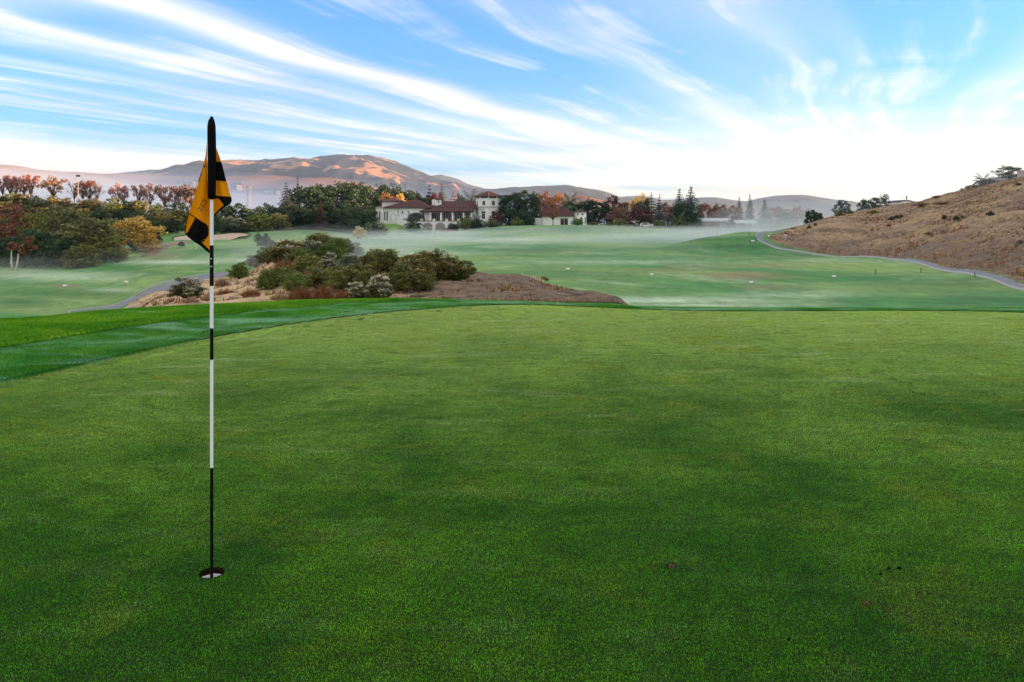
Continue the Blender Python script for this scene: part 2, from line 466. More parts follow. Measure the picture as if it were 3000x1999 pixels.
def make_land():
    """fairway grass, dry ground and wild slope, told apart by masks that follow the place"""
    m, g, b = new_mat('fairway and dry ground')
    p = pos(g)
    # mown grass
    n1 = g.noise(p, 0.045, 4, 0.6, 0.6)
    n2 = g.noise(g.vm('MULTIPLY', p, (1.0, 0.55, 1.0)), 0.10, 4, 0.6, 0.7)
    n3 = g.noise(p, 1.6, 4, 0.65)
    n4 = g.noise(g.vm('ADD', p, (80, 21, 0)), 0.07, 4, 0.6, 0.5)
    gcol = g.mix(g.ss(n1, 0.38, 0.64), (0.070, 0.225, 0.045), (0.230, 0.335, 0.085))
    gcol = g.mix(g.m('MULTIPLY', g.ss(n2, 0.50, 0.72), 0.6), gcol, (0.42, 0.52, 0.28))
    gcol = g.mix(g.m('MULTIPLY', g.ss(n4, 0.60, 0.74), 0.5), gcol, (0.30, 0.235, 0.11))
    n5 = g.noise(g.vm('MULTIPLY', p, (1.0, 0.5, 1.0)), 0.5, 4, 0.65, 0.6)
    jig = g.m('ADD', 0.35, g.m('MULTIPLY', n5, 1.3))
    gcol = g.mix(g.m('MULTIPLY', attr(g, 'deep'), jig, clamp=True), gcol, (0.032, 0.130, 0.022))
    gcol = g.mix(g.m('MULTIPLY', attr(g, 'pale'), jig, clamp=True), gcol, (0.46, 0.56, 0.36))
    gcol = g.mix(g.m('MULTIPLY', attr(g, 'worn'), jig, clamp=True), gcol, (0.27, 0.185, 0.10))
    n7 = g.noise(g.vm('MULTIPLY', p, (0.7, 0.25, 1.0)), 1.1, 4, 0.7, 0.4)
    gcol = g.vm('SCALE', gcol, g.m('MULTIPLY', g.m('ADD', 0.45, g.m('MULTIPLY', n3, 1.1)), g.m('ADD', 0.45, g.m('MULTIPLY', n7, 1.1))))
    # dry ground: straw, soil, sand
    d1 = g.noise(p, 0.11, 5, 0.62, 0.5)
    d2 = g.noise(g.vm('MULTIPLY', p, (1, 1, 2.5)), 0.9, 5, 0.68, 0.8)
    d3 = g.noise(g.vm('MULTIPLY', p, (0.6, 1.0, 1.5)), 3.2, 4, 0.7, 0.6)
    dcol = g.mix(g.ss(d1, 0.36, 0.62), (0.165, 0.105, 0.070), (0.40, 0.262, 0.130))
    dcol = g.mix(g.m('MULTIPLY', g.ss(d2, 0.48, 0.66), 0.75), dcol, (0.52, 0.365, 0.175))
    dcol = g.mix(g.m('MULTIPLY', g.ss(d2, 0.46, 0.34), 0.75), dcol, (0.150, 0.072, 0.032))
    dcol = g.mix(g.m('MULTIPLY', g.ss(d3, 0.50, 0.36), 0.8), dcol, (0.060, 0.045, 0.030))
    sandy = attr(g, 'sandy')
    dcol = g.mix(g.m('MULTIPLY', sandy, g.ss(d2, 0.36, 0.56)), dcol, (0.62, 0.42, 0.22))
    soil = attr(g, 'soil')
    scol = g.mix(d2, (0.080, 0.047, 0.027), (0.35, 0.230, 0.130))
    scol = g.mix(g.m('MULTIPLY', g.ss(d3, 0.52, 0.40), 0.75), scol, (0.030, 0.020, 0.014))
    dcol = g.mix(soil, dcol, scol)
    wcol = g.mix(d1, (0.030, 0.028, 0.014), (0.11, 0.075, 0.035))
    rag = g.m('MULTIPLY', g.m('SUBTRACT', g.noise(p, 0.9, 4, 0.65), 0.5), 1.6)
    dry = g.ss(g.m('ADD', attr(g, 'dry'), rag), -0.12, 0.12)
    c = g.mix(dry, gcol, dcol)
    c = g.mix(g.ss(g.m('ADD', attr(g, 'wild'), rag), -0.3, 0.3), c, wcol)
    g.put(b.inputs['Base Color'], c)
    b.inputs['Roughness'].default_value = 0.8
    b.inputs['Specular IOR Level'].default_value = 0.2
    hgt = g.m('ADD', g.m('MULTIPLY', d2, 0.35), g.m('MULTIPLY', d3, 0.12))
    hgt = g.m('MULTIPLY', hgt, g.m('ADD', 0.12, dry))
    g.put(b.inputs['Normal'], bump(g, hgt, 0.8, 0.9))
    return m


MAT = {}
MAT['turf'] = make_turf()
MAT['land'] = make_land()


def gp(px, py):
    """point of the flat green seen at a pixel"""
    Y = F * HC / (py - HY)
    return ((px - CX) / F * Y, Y)


GREEN = [tuple(v[:2]) for v in smooth_curve([gp(0, 1120), gp(300, 1056), gp(640, 985), gp(1000, 930), gp(1350, 897), gp(1560, 889), gp(1800, 898), gp(2050, 906), gp(2350, 905), gp(2650, 904), gp(3000, 910), (11.8, 12.6), (14, 8.5), (14.5, 2), (11, -5), (4, -8.5), (-2, -7), (-5.6, -3), (-6.2, 2), (-5.7, 5.5)], 5, True)]


def wp(L):
    return [((p - CX) / F * Y, Y) for p, Y in L]


BANK = wp([(300, 20), (318, 52), (345, 60), (400, 66), (450, 71), (520, 78), (600, 85), (670, 88), (760, 76), (870, 92), (1000, 92), (1120, 66), (1300, 46), (1400, 41.5), (1500, 39), (1600, 35.5), (1700, 31.5), (1800, 27.5), (1890, 23.5), (1880, 20.5), (1600, 18.5), (1200, 18.3), (800, 18.3), (500, 18.6)])
HILL = wp([(3300, 34.8), (3000, 46.8), (2900, 54), (2800, 62.3), (2680, 75.0), (2560, 85.6), (2450, 95.0), (2350, 103.0), (2290, 108.5), (2252, 116), (2262, 124), (2300, 131), (2330, 145), (2300, 200), (2450, 310), (4500, 310), (9000, 40), (4200, 22), (3700, 26)])
WILD = wp([(-2500, 150), (-300, 148), (0, 146), (180, 138), (330, 140), (400, 158), (520, 188), (640, 214), (780, 222), (880, 215), (960, 232), (1040, 252), (1200, 300), (1600, 285), (1750, 276), (2000, 282), (2300, 330), (2300, 480), (-3000, 480)])
KNOLL = wp([(1255, 243), (1300, 236), (1370, 231), (1440, 231), (1400, 236), (1340, 241), (1290, 246)])
STRIP = wp([(415, 122), (430, 132), (470, 150), (540, 158), (560, 150), (500, 140), (455, 126)])


DEEP = [(2150, 722, 220, 16, .95), (2050, 700, 200, 9, .8), (1580, 735, 170, 10, .6), (2350, 748, 260, 14, .6), (2750, 830, 260, 25, .55), (1450, 672, 90, 8, .9), (1650, 672, 150, 8, .7), (880, 675, 120, 10, .8), (700, 735, 160, 10, .6), (250, 862, 210, 16, .6), (60, 885, 140, 18, .7), (1700, 800, 220, 12, .45), (2900, 880, 200, 22, .7), (420, 800, 120, 10, .5)]  # darker grass: rough patches plus painted shade on the mound faces
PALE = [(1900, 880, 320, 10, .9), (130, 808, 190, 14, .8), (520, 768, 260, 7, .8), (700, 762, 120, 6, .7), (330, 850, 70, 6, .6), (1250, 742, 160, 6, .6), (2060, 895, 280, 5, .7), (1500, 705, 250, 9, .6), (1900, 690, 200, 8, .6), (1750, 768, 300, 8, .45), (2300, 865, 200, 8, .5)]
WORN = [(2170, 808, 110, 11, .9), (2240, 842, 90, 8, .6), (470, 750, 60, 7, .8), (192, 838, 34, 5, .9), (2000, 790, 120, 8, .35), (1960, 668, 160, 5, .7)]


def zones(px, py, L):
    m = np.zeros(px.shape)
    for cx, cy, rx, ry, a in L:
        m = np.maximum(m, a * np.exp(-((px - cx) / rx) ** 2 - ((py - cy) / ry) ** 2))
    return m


def ground_attrs(x, y):
    sdB, sdH = poly_sd(x, y, BANK), poly_sd(x, y, HILL)
    sdK, sdS = poly_sd(x, y, KNOLL) / 3, poly_sd(x, y, STRIP) / 2
    dry = np.clip(np.maximum(np.maximum(sdB, sdH), np.maximum(sdK, sdS)), -3, 3)
    px = CX + F * x / np.maximum(y, 5)
    sandy = sstep(px, 980, 760) * (sdB > -2) * sstep(y, 15, 20)
    soil = np.clip(sstep(px, 1150, 1350) * (sdB > -2) * (y < 60), 0, 1)
    foot = (sdH > -1) * sstep(sdH, 9.5, 3.0) * 0.8 * sstep(y, 130, 90)
    py = HY - (height(x, y) - HC) / y * F
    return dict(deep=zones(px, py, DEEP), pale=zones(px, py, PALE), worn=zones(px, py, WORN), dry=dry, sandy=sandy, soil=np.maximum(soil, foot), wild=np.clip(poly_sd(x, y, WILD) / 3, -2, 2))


def split_grid(V, nx, ny, zone, names, mat, attrs, drop=None):
    """one regular grid of vertices split without overlap into objects by the zone of each cell"""
    I = np.arange(nx * ny).reshape(ny, nx)
    Q = np.stack([I[:-1, :-1], I[:-1, 1:], I[1:, 1:], I[1:, :-1]], -1).reshape(-1, 4)
    zq = zone.reshape(ny, nx)
    zq = np.max(np.stack([zq[:-1, :-1], zq[:-1, 1:], zq[1:, 1:], zq[1:, :-1]]), 0).ravel()
    if drop is not None:
        keep = ~drop
        Q, zq = Q[keep], zq[keep]
    out = {}
    for k, nm in names.items():
        q = Q[zq == k]
        if not len(q):
            continue
        u, inv = np.unique(q, return_inverse=True)
        me = mesh_np(nm, V[u], inv.reshape(-1, 4), mat, {a: v[u] for a, v in attrs.items()})
        out[k] = tag(link(nm, me), kind='structure')
    return out


CUP = Vector((-1.358, 3.55))
CUP_R = 0.054


def build_near():
    def axis(a, b, n, extra, half):
        v = np.linspace(a, b, n)
        v = v[np.abs(v - extra) > half * 1.6]
        return np.sort(np.concatenate([v, extra + np.linspace(-half, half, 9)]))
    xs = np.concatenate([np.linspace(-60, -14, 40)[:-1], axis(-14, 14, 300, CUP.x, 0.12), np.linspace(14, 60, 40)[1:]])
    ys = np.concatenate([np.linspace(-30, 0, 30)[:-1], axis(0, 21, 250, CUP.y, 0.12)])
    X, Y = np.meshgrid(xs, ys)
    x, y = X.ravel(), Y.ravel()
    sd = poly_sd(x, y, GREEN)
    z = height(x, y)
    z = z + 0.016 * sstep(sd, 0.0, -0.05) + 0.022 * sstep(sd, -1.7, -2.0)
    zone = np.where(sd > 0, 0, np.where(sd > -1.8, 1, 2))
    V = np.stack([x, y, z], -1)
    nx, ny = len(xs), len(ys)
    cxm, cym = (xs[:-1] + xs[1:]) / 2, (ys[:-1] + ys[1:]) / 2
    CXM, CYM = np.meshgrid(cxm, cym)
    drop = ((np.abs(CXM - CUP.x) < 0.12) & (np.abs(CYM - CUP.y) < 0.12)).ravel()
    obs = split_grid(V, nx, ny, zone, {0: 'putting_green', 1: 'green_collar', 2: 'rough'}, MAT['turf'], {'green': sd}, drop)
    # ring of turf between the square gap and the round hole
    ring = []
    z0 = H(CUP.x, CUP.y)
    sq = np.linspace(-0.12, 0.12, 9)
    per = [(a, -0.12) for a in sq[:-1]] + [(0.12, a) for a in sq[:-1]] + [(-a, 0.12) for a in sq[:-1]] + [(-0.12, -a) for a in sq[:-1]]
    vs, qs = [], []
    rows = 5
    for k, (a, b) in enumerate(per):
        an = math.atan2(b, a)
        for r in range(rows):
            t = r / (rows - 1)
            q = 1 - t
            rim = CUP_R * (1 + 0.03 * math.sin(7 * an) + 0.02 * math.sin(13 * an + 1))
            xx, yy = a * q + rim * math.cos(an) * t, b * q + rim * math.sin(an) * t
            vs.append((CUP.x + xx, CUP.y + yy, H(CUP.x + xx, CUP.y + yy)))
    n = len(per)
    for k in range(n):
        for r in range(rows - 1):
            qs.append((k * rows + r, (k + 1) % n * rows + r, (k + 1) % n * rows + r + 1, k * rows + r + 1))
    me = mesh_np('turf_ring', vs, qs, MAT['turf'], {'green': np.full(len(vs), 5.0)})
    o = link('turf_ring', me, obs[0])
    return obs


NEAR = build_near()


def build_far():
    ys = np.concatenate([np.linspace(20.9, 60, 150)[:-1], np.exp(np.linspace(math.log(60), math.log(470), 230))])
    us = np.concatenate([np.linspace(-1.9, -0.72, 50)[:-1], np.linspace(-0.72, 0.72, 560), np.linspace(0.72, 2.3, 70)[1:]])
    U, Y = np.meshgrid(us, ys)
    x, y = (U * Y).ravel(), Y.ravel()
    A = ground_attrs(x, y)
    z = height(x, y)
    rough = np.clip(A['dry'], 0, 1)
    z = z + rough * ((fbm(x / 2.2, y / 2.2, 4, 21) - 0.5) * 0.45 + (fbm(x / 5.0, y / 9.0, 3, 27, 0.5, True) - 0.6) * 0.5 * sstep(y, 45, 70))
    sdB = poly_sd(x, y, BANK)
    zone = np.where(poly_sd(x, y, HILL) > 0, 1, np.where(sdB > 0, 2, np.where(A['wild'] > 0, 3, 0)))
    V = np.stack([x, y, z], -1)
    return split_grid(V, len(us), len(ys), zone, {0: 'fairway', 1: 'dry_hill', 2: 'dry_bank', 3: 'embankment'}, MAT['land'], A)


FAR = build_far()

# ------------------------------------------------------------------ valley floor and far hills
def make_hill_mat(name, base, scrub, scale, amount, tree=0.0):
    m, g, b = new_mat(name)
    p = pos(g)
    n1 = g.noise(p, scale, 6, 0.62, 0.6)
    n2 = g.noise(g.vm('ADD', p, (900, 400, 0)), scale * 3.1, 5, 0.65, 0.5)
    k = g.ss(g.m('ADD', g.m('MULTIPLY', n1, 0.7), g.m('MULTIPLY', n2, 0.3)), amount, amount + 0.045)
    c = g.mix(k, scrub, base)
    c = g.vm('SCALE', c, g.m('ADD', 0.7, g.m('MULTIPLY', n2, 0.6)))
    g.put(b.inputs['Base Color'], c)
    b.inputs['Roughness'].default_value = 0.9
    b.inputs['Specular IOR Level'].default_value = 0.1
    return m


def build_range(name, prof, D, depth, foot_z, mat, seed, gully=0.0, gs=400.0, rug=0.0, label=None):
    """a range of hills whose crest stands at distance D and rises to the given skyline"""
    pxs = np.array([q[0] for q in prof], float)
    pys = np.array([q[1] for q in prof], float)
    n = 260
    us = np.linspace(pxs[0], pxs[-1], n)
    crest = HC + (HY - pchip(pxs, pys, us)) / F * D
    vs = np.concatenate([np.linspace(0, 1, 90), np.linspace(1, 1.5, 20)[1:]])
    U, Vv = np.meshgrid(us, vs)
    C = np.tile(crest, (len(vs), 1))
    y = D - depth + Vv * depth
    x = (U - CX) / F * D
    t = np.where(Vv <= 1, np.sin(np.clip(Vv, 0, 1) * math.pi / 2) ** 1.15, 1 - (Vv - 1) * 1.3)
    z = foot_z + (C - foot_z) * t
    env = np.clip(Vv * (1 - Vv) * 4, 0, 1) ** 1.15 * (Vv <= 1)
    g1 = fbm(x / gs + 0.25 * Vv * 3, y / (gs * 2.2), 5, seed, 0.5, True) - 0.6
    z = z + env * g1 * gully
    z = z + rug * (fbm(x / (gs * 0.08), y / (gs * 0.08), 3, seed + 9) - 0.5) * sstep(Vv, 0.8, 1.0)
    V = np.stack([x, y, z], -1).reshape(-1, 3)
    I = np.arange(n * len(vs)).reshape(len(vs), n)
    Q = np.stack([I[:-1, :-1], I[:-1, 1:], I[1:, 1:], I[1:, :-1]], -1).reshape(-1, 4)
    return tag(link(name, mesh_np(name, V, Q, mat)), kind='structure')


MAT['mount'] = make_hill_mat('mountain grass and oak scrub', (0.30, 0.160, 0.080), (0.024, 0.030, 0.034), 0.0036, 0.535)
MAT['ridge'] = make_hill_mat('wooded ridge', (0.10, 0.085, 0.05), (0.045, 0.05, 0.036), 0.003, 0.56)
MAT['redhill'] = make_hill_mat('dry grass hill', (0.19, 0.098, 0.062), (0.13, 0.073, 0.050), 0.004, 0.42)
MAT['valley'] = make_hill_mat('valley floor', (0.13, 0.11, 0.06), (0.06, 0.065, 0.035), 0.01, 0.5)

build_range('mountain', [(380, 560), (450, 528), (510, 514), (580, 506), (640, 500), (700, 487), (740, 480), (790, 478), (850, 480), (900, 475), (960, 470), (1000, 466), (1035, 464), (1080, 468), (1120, 466), (1160, 477), (1200, 492), (1250, 512), (1300, 532), (1380, 555), (1450, 575), (1560, 640)], 5200, 2300, -20, MAT['mount'], 3, 105, 330, 10)
build_range('far_ridge', [(1120, 600), (1200, 540), (1255, 517), (1290, 514), (1330, 522), (1380, 543), (1440, 556), (1500, 560), (1600, 620)], 6800, 1500, -20, MAT['ridge'], 8, 60, 500, 12)
build_range('wooded_ridge', [(1330, 600), (1400, 558), (1450, 556), (1500, 551), (1570, 547), (1640, 546), (1700, 553), (1760, 562), (1800, 578), (1850, 600), (1900, 640)], 4900, 1400, -20, MAT['ridge'], 12, 60, 400, 10)
build_range('eastern_ridge', [(1700, 640), (1780, 590), (1830, 577), (1870, 576), (1930, 587), (2000, 583), (2060, 580), (2120, 588), (2170, 592), (2230, 580), (2300, 573), (2370, 580), (2430, 589), (2500, 602), (2650, 612), (2900, 605), (3300, 590), (3800, 580)], 6200, 1500, -20, MAT['ridge'], 17, 40, 350, 9)
build_range('dry_hills', [(-900, 480), (-400, 470), (-100, 480), (0, 486), (60, 488), (110, 497), (170, 512), (210, 511), (270, 508), (330, 513), (420, 515), (500, 518), (560, 524), (700, 526), (760, 522), (850, 522), (920, 532), (980, 528), (1050, 536), (1130, 556), (1250, 580), (1400, 600)], 2300, 1100, -25, MAT['redhill'], 23, 40, 420, 3)
build_range('golden_hill', [(1480, 640), (1560, 600), (1620, 575), (1690, 572), (1760, 590), (1850, 640)], 1500, 500, -20, MAT['redhill'], 29, 14, 300, 3)


def build_shading_hill():
    """unseen ridge added east of the course, its crest shaped to shade the fairways"""
    t, s = np.linspace(620, 1250, 40), np.linspace(-900, 1080, 120)
    T, Sg = np.meshgrid(t, s)
    top = 118 + 17 * sstep(Sg, 205, 150) + 6 * (fbm(Sg / 60, T / 200, 3, 41) - 0.5)
    top = top - 9 * sstep(Sg, 275, 300)
    top = (top + 72 * sstep(Sg, 420, 560)) * sstep(Sg, 1070, 900)  # crest of the added ridge raised to keep the valley fog in shade
    z = -20 + (top + 20) * np.exp(-((T - 900) / 150) ** 2)
    a = R(SUN_AZ)
    x, y = T * math.sin(a) - Sg * math.cos(a), T * math.cos(a) + Sg * math.sin(a)
    V = np.stack([x, y, z], -1).reshape(-1, 3)
    n = len(t)
    I = np.arange(n * len(s)).reshape(len(s), n)
    Q = np.stack([I[:-1, :-1], I[:-1, 1:], I[1:, 1:], I[1:, :-1]], -1).reshape(-1, 4)
    tag(link('shading_hill', mesh_np('shading_hill', V, Q, MAT['redhill'])), kind='structure')


build_shading_hill()
_v = np.array([(-9000, -3000, -21), (9000, -3000, -21), (9000, 9500, -21), (-9000, 9500, -21)], float)
tag(link('valley_floor', mesh_np('valley_floor', _v, [(0, 1, 2, 3)], MAT['valley'])), kind='structure')

# ------------------------------------------------------------------ grass blades on the near turf
def blade_mat(name, colour_fn):
    m, g, b = new_mat(name)
    p = pos(g)
    v = attr(g, 'lv')
    c = g.vm('SCALE', colour_fn(g, p), g.m('ADD', 0.22, g.m('MULTIPLY', g.m('POWER', v, 1.6), 3.0)))
    c = g.mix(g.m('MULTIPLY', g.ss(v, 0.95, 1.0), 0.15), c, (0.50, 0.62, 0.30))
    g.put(b.inputs['Base Color'], c)
    b.inputs['Roughness'].default_value = 0.5
    b.inputs['Specular IOR Level'].default_value = 0.06
    tr = g.n('BsdfTranslucent', {'Color': g.vm('SCALE', c, 1.1)})
    mx = g.n('MixShader', {0: 0.38, 1: b.outputs[0], 2: tr.outputs[0]})
    g.t.links.new(mx.outputs[0], g.t.nodes['Material Output'].inputs[0])
    return m


def blade_tile(name, size, n, wid, lo, hi, lean, mat, rng):
    x, y = rng.uniform(-size / 2, size / 2, (2, n))
    a = rng.uniform(0, 2 * math.pi, n)
    L = rng.uniform(lo, hi, n)
    tl = np.clip(rng.normal(lean, 0.35, n), 0.1, 1.45)
    dx, dy, dz = np.cos(a) * np.sin(tl) * L, np.sin(a) * np.sin(tl) * L, np.cos(tl) * L
    wx, wy = -np.sin(a) * wid / 2, np.cos(a) * wid / 2
    z0 = np.full(n, -0.002)
    V = np.stack([np.stack([x - wx, y - wy, z0], -1), np.stack([x + wx, y + wy, z0], -1), np.stack([x + dx, y + dy, dz], -1)], 1).reshape(-1, 3)
    lv = np.repeat(rng.uniform(0, 1, n), 3)
    return mesh_np(name, V, np.arange(3 * n).reshape(-1, 3), mat, {'lv': lv}, False)


def scatter_group(tile_obs):
    ng = bpy.data.node_groups.new('scatter', 'GeometryNodeTree')
    ng.interface.new_socket('Geometry', in_out='INPUT', socket_type='NodeSocketGeometry')
    ng.interface.new_socket('Geometry', in_out='OUTPUT', socket_type='NodeSocketGeometry')
    N = ng.nodes.new
    gi, go = N('NodeGroupInput'), N('NodeGroupOutput')
    inst, rot, oi = N('GeometryNodeInstanceOnPoints'), N('GeometryNodeInputNamedAttribute'), N('GeometryNodeObjectInfo')
    rot.data_type = 'FLOAT_VECTOR'
    rot.inputs[0].default_value = 'rot'
    sca = N('GeometryNodeInputNamedAttribute')
    sca.data_type = 'FLOAT_VECTOR'
    sca.inputs[0].default_value = 'sca'
    oi.inputs[0].default_value = tile_obs
    oi.inputs['As Instance'].default_value = True
    L = ng.links.new
    L(gi.outputs[0], inst.inputs['Points'])
    L(oi.outputs['Geometry'], inst.inputs['Instance'])
    L(rot.outputs['Attribute'], inst.inputs['Rotation'])
    L(sca.outputs['Attribute'], inst.inputs['Scale'])
    L(inst.outputs[0], go.inputs[0])
    return ng


def scatter(name, tile_mesh, pts, rots, scas, label, cat):
    t = bpy.data.objects.new(name + '_tile', tile_mesh)
    me = bpy.data.meshes.new(name)
    me.vertices.add(len(pts))
    me.vertices.foreach_set('co', np.asarray(pts, dtype=np.float32).ravel())
    for an, av in (('rot', rots), ('sca', scas)):
        at = me.attributes.new(an, 'FLOAT_VECTOR', 'POINT')
        at.data.foreach_set('vector', np.asarray(av, dtype=np.float32).ravel())
    me.update()
    o = link(name, me)
    md = o.modifiers.new('scatter', 'NODES')
    md.node_group = scatter_group(t)
    return tag(o, label, cat, kind='stuff')


def turf_points(step, cond, rng, ylim, extra=0.0):
    g = [(x, y) for y in np.arange(ylim[0], ylim[1], step) for x in np.arange(-(0.70 * y + 1.2), 0.70 * y + 1.2, step)]
    x, y = np.array(g).T
    sd = poly_sd(x, y, GREEN)
    k = cond(sd, x, y)
    x, y, sd = x[k], y[k], sd[k]
    e = 0.15
    gx = (height(x + e, y) - height(x - e, y)) / (2 * e)
    gy = (height(x, y + e) - height(x, y - e)) / (2 * e)
    z = height(x, y) + np.where(sd < 0, extra, 0.0015)
    rots = []
    for a_, b_ in zip(gx, gy):
        q = Vector((0, 0, 1)).rotation_difference(Vector((-a_, -b_, 1))) @ Matrix.Rotation(rng.integers(0, 4) * math.pi / 2, 3, 'Z').to_quaternion()
        rots.append(tuple(q.to_euler()))
    return np.stack([x, y, z], -1), rots, np.ones((len(x), 3))


_rg = np.random.default_rng(5)
ST = 0.40
_near_cup = lambda x, y: (np.abs(x - CUP.x) < 0.36) & (np.abs(y - CUP.y) < 0.36)
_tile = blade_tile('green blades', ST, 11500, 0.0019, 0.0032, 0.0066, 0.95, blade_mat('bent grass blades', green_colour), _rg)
_p = turf_points(ST, lambda sd, x, y: (sd > 0.27) & ~_near_cup(x, y), _rg, (1.7, 16.2))
_big = np.asarray(_p[0])
scatter('green_grass', _tile, *_p, 'closely mown grass blades of the putting green', 'grass')


SM = 0.10
_sm1 = blade_tile('green edge blades', SM, 720, 0.0019, 0.0032, 0.0066, 0.95, _tile.materials[0], _rg)
_p = turf_points(SM, lambda sd, x, y: (sd > 0.0) & (sd <= 0.40), _rg, (4.0, 16.4))
scatter('green_edge_grass', _sm1, *_p, 'closely mown grass blades along the rim of the putting green', 'grass')


def cup_grass():
    # blades round the hole, none inside it
    me = blade_tile('cup blades', 1.40, 140800, 0.0019, 0.0032, 0.0066, 0.95, _tile.materials[0], _rg)
    co = np.zeros(len(me.vertices) * 3, np.float32)
    me.vertices.foreach_get('co', co)
    co = co.reshape(-1, 3, 3)
    base = (co[:, 0] + co[:, 1]) / 2
    r = np.hypot(base[:, 0], base[:, 1])
    keep = (r > CUP_R + 0.002)
    for bx, by, bz in _big[np.hypot(_big[:, 0] - CUP.x, _big[:, 1] - CUP.y) < 1.4]:
        keep &= ~((np.abs(base[:, 0] + CUP.x - bx) < ST / 2) & (np.abs(base[:, 1] + CUP.y - by) < ST / 2))
    co[:, :, 2] += height(base[:, 0] + CUP.x, base[:, 1] + CUP.y)[:, None] - H(CUP.x, CUP.y)
    co = co[keep].reshape(-1, 3)
    lv = np.repeat(_rg.uniform(0, 1, keep.sum()), 3)
    m2 = mesh_np('cup_grass', co, np.arange(len(co)).reshape(-1, 3), _tile.materials[0], {'lv': lv}, False)
    bpy.data.meshes.remove(me)
    o = link('cup_grass', m2)
    o.location = (CUP.x, CUP.y, H(CUP.x, CUP.y) + 0.0015)
    tag(o, 'closely mown grass blades around the hole', 'grass', kind='stuff')


cup_grass()
_tile2 = blade_tile('collar blades', ST, 6000, 0.0030, 0.010, 0.024, 0.55, blade_mat('collar grass blades', lambda g, p: collar_colour(g, p, 0.0)), _rg)
_p = turf_points(ST, lambda sd, x, y: (sd > -1.55) & (sd <= -0.27), _rg, (4.0, 17.5), 0.016)
scatter('collar_grass', _tile2, *_p, 'dewy longer grass blades of the collar around the putting green', 'grass')
_sm2 = blade_tile('collar edge blades', SM, 360, 0.0030, 0.010, 0.024, 0.55, _tile2.materials[0], _rg)
_p = turf_points(SM, lambda sd, x, y: ((sd > -0.42) & (sd <= 0.02)) | ((sd > -1.80) & (sd <= -1.42)), _rg, (4.0, 17.5), 0.016)
scatter('collar_edge_grass', _sm2, *_p, 'dewy grass blades along the inner rim of the collar', 'grass')
_tile3 = blade_tile('rough blades', ST, 5500, 0.0036, 0.02, 0.045, 0.45, blade_mat('rough grass blades', lambda g, p: collar_colour(g, p, 1.0)), _rg)
_p = turf_points(ST, lambda sd, x, y: (sd > -7) & (sd <= -2.05) & (x < 12), _rg, (5.0, 18.5), 0.035)
scatter('rough_grass', _tile3, *_p, 'bright green rough grass blades beyond the collar', 'grass')
_sm3 = blade_tile('rough edge blades', SM, 330, 0.0034, 0.015, 0.036, 0.45, _tile3.materials[0], _rg)
_p = turf_points(SM, lambda sd, x, y: (sd > -2.22) & (sd <= -1.78) & (x < 12), _rg, (5.0, 18.0), 0.030)
scatter('rough_edge_grass', _sm3, *_p, 'bright green grass blades along the inner rim of the rough', 'grass')

# ------------------------------------------------------------------ simple materials and mesh builder
def flat_mat(name, col, rough=0.6, spec=0.3, vary=0.0, scale=4.0, metal=0.0, bmp=0.0):
    m, g, b = new_mat(name)
    c = col
    if vary:
        n = g.noise(pos(g), scale, 4, 0.6, 0.3)
        c = g.vm('SCALE', col, g.m('ADD', 1 - vary, g.m('MULTIPLY', n, 2 * vary)))
        if bmp:
            g.put(b.inputs['Normal'], bump(g, n, 0.7, bmp))
    g.put(b.inputs['Base Color'], c)
    b.inputs['Roughness'].default_value = rough
    b.inputs['Specular IOR Level'].default_value = spec
    b.inputs['Metallic'].default_value = metal
    return m


MAT['stucco'] = flat_mat('white stucco', (0.88, 0.87, 0.85), 0.9, 0.1, 0.10, 0.7)
MAT['stone'] = flat_mat('pale stone trim', (0.50, 0.47, 0.44), 0.9, 0.1, 0.12, 1.0)
MAT['rooftile'] = flat_mat('brown clay roof tiles', (0.088, 0.040, 0.036), 0.85, 0.15, 0.35, 1.3)
MAT['terracotta'] = flat_mat('terracotta coping', (0.33, 0.14, 0.09), 0.85, 0.15, 0.15, 2)
MAT['glass'] = flat_mat('dark window glass', (0.018, 0.020, 0.026), 0.12, 0.5)
MAT['dark'] = flat_mat('dark painted timber', (0.030, 0.022, 0.020), 0.7, 0.2)
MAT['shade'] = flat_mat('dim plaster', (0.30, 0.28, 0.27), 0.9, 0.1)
MAT['bluedoor'] = flat_mat('blue painted door', (0.06, 0.12, 0.24), 0.6, 0.3)
MAT['white'] = flat_mat('white paint', (0.92, 0.92, 0.91), 0.5, 0.3)
MAT['black'] = flat_mat('black paint', (0.004, 0.004, 0.0045), 0.45, 0.12)
MAT['steel'] = flat_mat('bright steel', (0.7, 0.7, 0.7), 0.25, 0.5, metal=1.0)
MAT['asphalt'] = flat_mat('worn grey path', (0.215, 0.215, 0.235), 0.85, 0.2, 0.22, 0.8)
MAT['kerb'] = flat_mat('pale concrete kerb', (0.42, 0.41, 0.40), 0.85, 0.2, 0.15, 1.5)
MAT['sand'] = flat_mat('bunker sand', (0.52, 0.40, 0.29), 0.95, 0.1, 0.12, 0.8)
MAT['soil'] = flat_mat('raw soil', (0.020, 0.012, 0.008), 0.95, 0.05, 0.4, 120)
MAT['wood'] = flat_mat('weathered wood', (0.16, 0.12, 0.09), 0.85, 0.15, 0.2, 6)
MAT['bark'] = flat_mat('grey brown bark', (0.090, 0.068, 0.052), 0.95, 0.1, 0.3, 5)
MAT['pale_bark'] = flat_mat('white birch bark', (0.62, 0.58, 0.52), 0.9, 0.1, 0.25, 2)
MAT['greypost'] = flat_mat('galvanised grey', (0.30, 0.31, 0.33), 0.5, 0.4)
MAT['teal'] = flat_mat('teal car paint', (0.05, 0.20, 0.24), 0.3, 0.5)
MAT['cream'] = flat_mat('cream house wall', (0.20, 0.15, 0.105), 0.9, 0.1)
